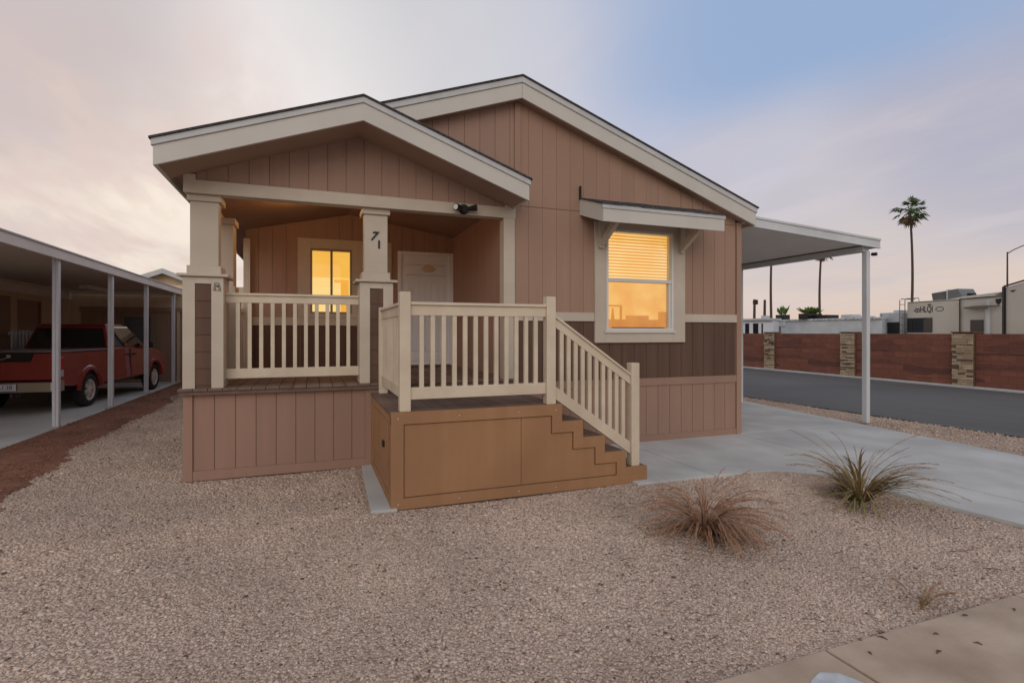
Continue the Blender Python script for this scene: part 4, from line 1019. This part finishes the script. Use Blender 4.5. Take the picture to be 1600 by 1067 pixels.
for s in (-1,1):
    fx=s*.906
    q=MB()
    for yy in (1.08,1.98,2.92): q.box(min(fx,fx+s*.006),max(fx,fx+s*.006),yy,yy+.012,.56,1.20)
    q.box(min(fx,fx+s*.006),max(fx,fx+s*.006),1.09,2.92,.555,.567); q.build('door_seam',BLACK,tk)
    for yy in (1.80,2.06): MB().box(min(s*.91,s*.955),max(s*.91,s*.955),yy,yy+.15,1.03,1.065).build('door_handle',BLACK,tk,.01)
    mi=MB().box(min(s*.90,s*1.10),max(s*.90,s*1.10),2.78,2.90,1.18,1.36).build('wing_mirror',BLACK,tk,.03)
    for cy in (0,WB):
        q=MB(); n=18
        for i in range(n):
            a0=math.pi*(.02+.96*i/n); a1=math.pi*(.02+.96*(i+1)/n)
            P=[]
            for a_ in (a0,a1):
                for rr,xx in ((.44,.86),(.44,.955),(.475,.965),(.53,.915)):
                    P.append((s*xx,cy+rr*math.cos(a_),.36+rr*math.sin(a_)))
            q.add(P,[(0,1,5,4),(1,2,6,5),(2,3,7,6)] if s<0 else [(4,5,1,0),(5,6,2,1),(6,7,3,2)])
        q.build('wheel_arch',RED,tk,smooth=True)
        def wheel(name='wheel'):
            prof=[(s*.70,.20),(s*.70,.31),(s*.72,.345),(s*.76,.36),(s*.87,.36),(s*.905,.345),(s*.92,.31),(s*.918,.235),(s*.90,.225)]
            t_=MB().lathe_x(prof,cy,.36,36).build('wheel',TYRE,tk,smooth=True)
            rm=MB().lathe_x([(s*.905,.232),(s*.912,.225),(s*.90,.205),(s*.86,.20)],cy,.36,32)
            for k in range(6):
                a_=k*math.pi/3+.3; c_,s_=math.cos(a_),math.sin(a_)
                def Q(r_,w_,x_): return (s*x_,cy+r_*c_-w_*s_,.36+r_*s_+w_*c_)
                rm.add([Q(.03,-.03,.91),Q(.215,-.045,.895),Q(.215,-.012,.895),Q(.03,-.005,.91),Q(.03,-.03,.87),Q(.215,-.045,.86),Q(.215,-.012,.86),Q(.03,-.005,.87)],[(0,1,2,3),(7,6,5,4),(0,4,5,1),(2,6,7,3)])
                rm.add([Q(.03,.005,.91),Q(.215,.012,.895),Q(.215,.045,.895),Q(.03,.03,.91),Q(.03,.005,.87),Q(.215,.012,.86),Q(.215,.045,.86),Q(.03,.03,.87)],[(0,1,2,3),(7,6,5,4),(0,4,5,1),(2,6,7,3)])
            rm.lathe_x([(s*.905,.001),(s*.915,.03),(s*.905,.055),(s*.88,.06)],cy,.36,16)
            rm.build('rim',RIMM,t_)
            MB().lathe_x([(s*.80,.001),(s*.80,.21)],cy,.36,24).build('brake_disc',BLACK,t_)
        wheel()
q=MB().box(-.80,.80,-1.0,4.0,.40,.69); 
for cy in (0,WB): q.tube([(-.75,cy,.36),(.75,cy,.36)],.06,8)
q.build('underbody',BLACK,tk)
MB().box(-.88,.88,4.2,4.40,.42,.70).build('front_bumper',CHR,tk,.03)
for s in (-1,1): MB().box(min(s*.60,s*.89),max(s*.60,s*.89),4.12,4.28,.80,.96).build('headlight',TLW,tk,.03)
MB().box(-.58,.58,4.27,4.34,.72,.95).build('grille',CHR,tk,.01)
tk.location=(-5.385,14.05,.02); tk.rotation_euler=(0,0,R(-6.1))
# a leaf of litter beside the post
tag(MB().box(-4.0,-3.93,13.2,13.32,.021,.03).build('litter',BROWNW),'small brown scrap lying on the slab beside the second carport post','litter')

# ================================================================== PLANTS
def grass_mat(name, base, tip):
    return mat(name, base, tip, .75, 25, lo=.3, hi=.7)
GG=grass_mat('green_blade',(.17,.16,.055),(.30,.25,.095)); GT=grass_mat('tan_blade',(.40,.27,.15),(.28,.17,.09)); GB=grass_mat('red_brown_blade',(.27,.135,.075),(.42,.24,.14)); GS=grass_mat('dry_plume',(.33,.18,.11),(.46,.29,.20))
def clump(x0,y0,label,n,height,spread,mats,seed,droop=1.0,plumes=10,zmin=.015,wd=.0035,plm=None,pl_h=1.1,hairs=110,jit=1.0):
    rnd=random.Random(seed); e=empty('ornamental_grass',(x0,y0,0),label,'grass clump')
    mbs=[MB() for _ in mats]
    locks=[]
    for i in range(max(9,n//15)):
        locks.append((rnd.uniform(0,2*math.pi),rnd.betavariate(1.4,1.3),rnd.uniform(.45,1.2),rnd.uniform(0,.075),rnd.uniform(-.06,.06)))
    for i in range(n):
        lk=rnd.choice(locks)
        az=lk[0]+rnd.gauss(0,.13); lean=min(1.1,max(0,lk[1]+rnd.gauss(0,.08))); L_=height*lk[2]*rnd.uniform(.6,1.1)*(1+.35*lean); r0=lk[3]+rnd.uniform(0,.012)
        w=wd*rnd.uniform(.6,1.5); k=rnd.choices(range(len(mats)),[m[1] for m in mats])[0]
        p=Vector((x0+r0*math.cos(az),y0+r0*math.sin(az),.0)); th=R(88-lean*62*spread); pts=[]
        az2=az+rnd.uniform(-.3,.3)
        seg=7
        for j in range(seg+1):
            pts.append(p.copy()); dr=Vector((math.cos(az2)*math.cos(th),math.sin(az2)*math.cos(th),math.sin(th)))
            p=p+dr*L_/seg; th-=R(rnd.uniform(3,13))*droop*(1+lean); az2+=rnd.uniform(-.07,.07)*jit
            if p.z<zmin: p.z=zmin+rnd.uniform(0,.01)
        sd=Vector((-math.sin(az),math.cos(az),0)); sd=(sd+Vector((rnd.uniform(-.5,.5),rnd.uniform(-.5,.5),0))).normalized()
        vs=[];fs=[]
        for j,q in enumerate(pts):
            ww=w*(1-(j/seg)**2*.9); vs+= [q-sd*ww,q+sd*ww]
            if j: fs.append((2*j-2,2*j-1,2*j+1,2*j))
        mbs[k].add(vs,fs)
    names=('blades','dry_blades','dead_blades')
    for k,m in enumerate(mats):
        if mbs[k].v: mbs[k].build(names[min(k,2)],m[0],e)
    q=MB()
    for i in range(plumes):
        az=rnd.uniform(0,2*math.pi); L_=height*pl_h*rnd.uniform(.7,1.15); th=R(rnd.uniform(40,85)); p=Vector((x0,y0,0)); pts=[]
        for j in range(9):
            pts.append(p.copy()); dr=Vector((math.cos(az)*math.cos(th),math.sin(az)*math.cos(th),math.sin(th))); p=p+dr*L_/8; th-=R(rnd.uniform(4,13))*droop
            p.z=max(p.z,zmin)
        q.tube([tuple(v) for v in pts],[.0018]*9,4,False)
        for j in range(hairs):       # seed head hairs on the last part
            t=rnd.uniform(.5,1); f=t*8; a=int(min(f,7)); b_=pts[a].lerp(pts[a+1],f-a)
            dv=(pts[a+1]-pts[a]).normalized()*rnd.uniform(.015,.04)+Vector((rnd.uniform(-1,1),rnd.uniform(-1,1),rnd.uniform(-1,.5)))*.013
            s_=Vector((rnd.uniform(-1,1),rnd.uniform(-1,1),rnd.uniform(-1,1)))*.0022
            q.add([b_-s_,b_+s_,b_+dv],[(0,1,2)])
    if q.v: q.build('seed_heads',plm or GS,e)
    return e
clump(2.92,3.41,'reddish brown dried clump of grass on the gravel, nearer the camera',430,.50,1.25,[(GB,.6),(GT,.28),(mat('dead_blade',(.13,.075,.05),None,.9),.12)],11,1.3,90,wd=.0058,pl_h=1.25,hairs=170,jit=2.6)
clump(4.88,3.56,'green and tan arching grass clump beside the concrete drive',300,.72,1.25,[(GG,.55),(GT,.33),(GB,.12)],23,1.0,34,wd=.0075,plm=GT,pl_h=1.1,hairs=70,jit=1.8)
w_=clump(3.33,2.06,'tiny wispy pinkish weed sprouting in the gravel near the sidewalk',60,.17,.7,[(GT,.7),(GG,.3)],31,.7,3,wd=.0014)
w_['category']='weed'
# twigs and dead leaves
TW=mat('twig',(.10,.055,.035),(.18,.10,.065),.9,20)
q=MB(); rnd=random.Random(5)
for i in range(46):
    x=rnd.uniform(1.9,5.2); y=rnd.uniform(2.1,4.3); a=rnd.gauss(-.55,.35); L_=rnd.uniform(.04,.16)
    q.tube([(x,y,.022),(x+L_*.5*math.cos(a),y+L_*.5*math.sin(a),.03+rnd.uniform(0,.012)),(x+L_*math.cos(a+.2),y+L_*math.sin(a+.2),.024)],[.0028,.0024,.001],5)
for (x,y) in ((2.75,1.86),(3.05,1.80),(3.4,1.86),(2.55,1.80),(3.15,1.66),(2.9,1.7),(1.80,1.80),(1.72,1.66),(3.7,1.8),(2.62,1.9)):
    a=rnd.uniform(0,3.14); L_=rnd.uniform(.02,.05); q.tube([(x,y,.037),(x+L_*.5*math.cos(a),y+L_*.5*math.sin(a),.041),(x+L_*math.cos(a+.3),y+L_*math.sin(a+.3),.037)],[.002,.005,.001],5)
tag(q.build('dead_twigs',TW),'scattered dead twigs and bits lying on the gravel and sidewalk','twigs',kind='stuff')

# ================================================================== CAMERA
cam=bpy.data.cameras.new('camera'); co=bpy.data.objects.new('camera',cam); C.objects.link(co)
cam.sensor_width=36; cam.lens=830/1600*36; cam.shift_y=-13.5/1600; cam.clip_end=6000; cam.clip_start=.05
co.location=(0,0,1.6); co.rotation_euler=(R(90),0,-math.atan2(.353,.936)); scene.camera=co

# ================================================================== LIGHT AND SKY
SUN_EL,SUN_AZ=R(27),R(205)
sun=bpy.data.lights.new('sun','SUN'); sun.energy=.78; sun.angle=R(45); sun.color=(1,.91,.80)
so=bpy.data.objects.new('sun',sun); C.objects.link(so)
sd=Vector((math.sin(SUN_AZ)*math.cos(SUN_EL),math.cos(SUN_AZ)*math.cos(SUN_EL),math.sin(SUN_EL)))
so.rotation_euler=sd.to_track_quat('Z','Y').to_euler()
pl_=bpy.data.lights.new('porch_lamp_light','POINT'); pl_.energy=15; pl_.color=(1,.50,.18); pl_.shadow_soft_size=.03
po=bpy.data.objects.new('porch_lamp_light',pl_); C.objects.link(po); po.location=(-.05,7.62,3.32)

W=bpy.data.worlds.new('World'); scene.world=W; W.use_nodes=True
N=W.node_tree.nodes; L=W.node_tree.links; bg=N['Background']
tc=N.new('ShaderNodeTexCoord'); sep=N.new('ShaderNodeSeparateXYZ'); L.new(tc.outputs['Generated'],sep.inputs[0])
def M(op,a,b=None,c=None,clamp=False):
    n=N.new('ShaderNodeMath'); n.operation=op; n.use_clamp=clamp
    for i,v in enumerate((a,b,c)):
        if v is None: continue
        if isinstance(v,(int,float)): n.inputs[i].default_value=v
        else: L.new(v,n.inputs[i])
    return n.outputs[0]
def smooth(v,lo,hi):
    n=N.new('ShaderNodeMapRange'); n.interpolation_type='SMOOTHSTEP'; n.inputs[1].default_value=lo; n.inputs[2].default_value=hi; L.new(v,n.inputs[0]); return n.outputs[0]
def mixc(f,a,b):
    x=N.new('ShaderNodeMix'); x.data_type='RGBA'
    if isinstance(f,(int,float)): x.inputs[0].default_value=f
    else: L.new(f,x.inputs[0])
    for v,i in ((a,6),(b,7)):
        if isinstance(v,tuple): x.inputs[i].default_value=(*v,1)
        else: L.new(v,x.inputs[i])
    return x.outputs[2]
def srgb(r,g,b):
    f=lambda c:(c/255/12.92 if c/255<=.04045 else ((c/255+.055)/1.055)**2.4); return (f(r),f(g),f(b))
el=sep.outputs[2]
def dirvec(px,py):
    a=(px-800)/830; u=(520-py)/830
    v=Vector((.353+.936*a,.936-.353*a,u)); return v.normalized()
def blob(px,py,lo,hi):
    n=N.new('ShaderNodeVectorMath'); n.operation='DOT_PRODUCT'; L.new(tc.outputs['Generated'],n.inputs[0]); n.inputs[1].default_value=dirvec(px,py)
    return smooth(n.outputs[1],lo,hi)
# cloud coordinates: project direction onto a plane overhead
zc_=M('MAXIMUM',M('ADD',el,.12),.05)
cx_=M('DIVIDE',sep.outputs[0],zc_); cy_=M('DIVIDE',sep.outputs[1],zc_)
cmb=N.new('ShaderNodeCombineXYZ'); L.new(cx_,cmb.inputs[0]); L.new(cy_,cmb.inputs[1])
def cn(scale,detail,rough=.5,dist=.3,off=0,ms=(1,1,1)):
    mp=N.new('ShaderNodeMapping'); mp.inputs['Location'].default_value=(off,off*.7,0); mp.inputs['Scale'].default_value=ms; mp.inputs['Rotation'].default_value=(0,0,R(25)); L.new(cmb.outputs[0],mp.inputs[0])
    n=N.new('ShaderNodeTexNoise'); n.inputs['Scale'].default_value=scale; n.inputs['Detail'].default_value=detail; n.inputs['Roughness'].default_value=rough; n.inputs['Distortion'].default_value=dist; L.new(mp.outputs[0],n.inputs[0]); return n.outputs[0]
n1=cn(.55,5,.5,.4,3.1,(1,.5,1)); n2=cn(1.4,6,.55,.3,8.2,(1,.45,1)); n3=cn(.35,3,.5,.2,1.7); n4=cn(2.2,6,.55,.3,4.4,(1,.35,1))
ramp=N.new('ShaderNodeValToRGB'); L.new(el,ramp.inputs[0]); cr=ramp.color_ramp
stops=[(0,(226,200,184)),(.06,(226,204,190)),(.14,(216,203,198)),(.24,(206,200,203)),(.42,(203,202,210)),(.7,(190,194,206)),(1,(180,186,204))]
while len(cr.elements)<len(stops): cr.elements.new(.5)
for e_,(p_,c_) in zip(cr.elements,stops): e_.position=p_; e_.color=(*srgb(*c_),1)
col=ramp.outputs[0]
hi=smooth(M('ADD',el,M('MULTIPLY',M('SUBTRACT',n1,.5),.16)),.30,.43)
# blue opening, upper right
col=mixc(M('MULTIPLY',blob(1010,110,.90,.998),.65),col,srgb(192,198,222))
# lilac-grey cloud bank, diagonal at the far right
col=mixc(M('MULTIPLY',M('MULTIPLY',blob(1660,60,.955,.992),smooth(n2,.20,.55)),.85),col,srgb(164,168,194))
col=mixc(M('MULTIPLY',M('MULTIPLY',blob(1330,250,.95,.99),smooth(n2,.35,.6)),.5),col,srgb(206,198,204))
# pale veil and warm glow on the left
col=mixc(M('MULTIPLY',blob(350,110,.76,.99),.8),col,srgb(221,219,220))
col=mixc(M('MULTIPLY',blob(200,320,.86,.99),.92),col,srgb(255,248,244))
col=mixc(M('MULTIPLY',blob(170,450,.91,.998),.95),col,srgb(255,240,222))
col=mixc(M('MULTIPLY',blob(-40,-60,.95,.995),.75),col,srgb(194,185,186))
col=mixc(M('MULTIPLY',M('MULTIPLY',smooth(n2,.36,.62),blob(0,260,.945,.995)),.62),col,srgb(214,192,188))
col=mixc(M('MULTIPLY',M('MULTIPLY',smooth(n4,.45,.64),blob(180,370,.90,.99)),.75),col,srgb(230,203,192))
col=mixc(M('MULTIPLY',smooth(n2,.42,.72),.20),col,srgb(194,186,192))
col=mixc(M('MULTIPLY',M('MULTIPLY',smooth(n4,.48,.68),smooth(el,.02,.16)),.20),col,srgb(232,222,222))
col=mixc(M('MULTIPLY',smooth(n3,.50,.66),.25),col,srgb(226,218,220))
col=mixc(M('MULTIPLY',M('MULTIPLY',M('POWER',blob(1275,10,.915,.999),1.2),hi),.95),col,srgb(153,177,213))
sky=N.new('ShaderNodeTexSky'); sky.sky_type='NISHITA'; sky.sun_disc=False; sky.sun_elevation=SUN_EL; sky.sun_rotation=SUN_AZ
sc_=N.new('ShaderNodeVectorMath'); sc_.operation='SCALE'; L.new(sky.outputs[0],sc_.inputs[0]); sc_.inputs[3].default_value=.08
col=mixc(.06,col,sc_.outputs[0])
L.new(col,bg.inputs[0]); bg.inputs[1].default_value=1.0
scene.view_settings.view_transform='Standard'; scene.view_settings.look='None'; scene.view_settings.exposure=0; scene.view_settings.gamma=1
scene.render.engine='CYCLES'
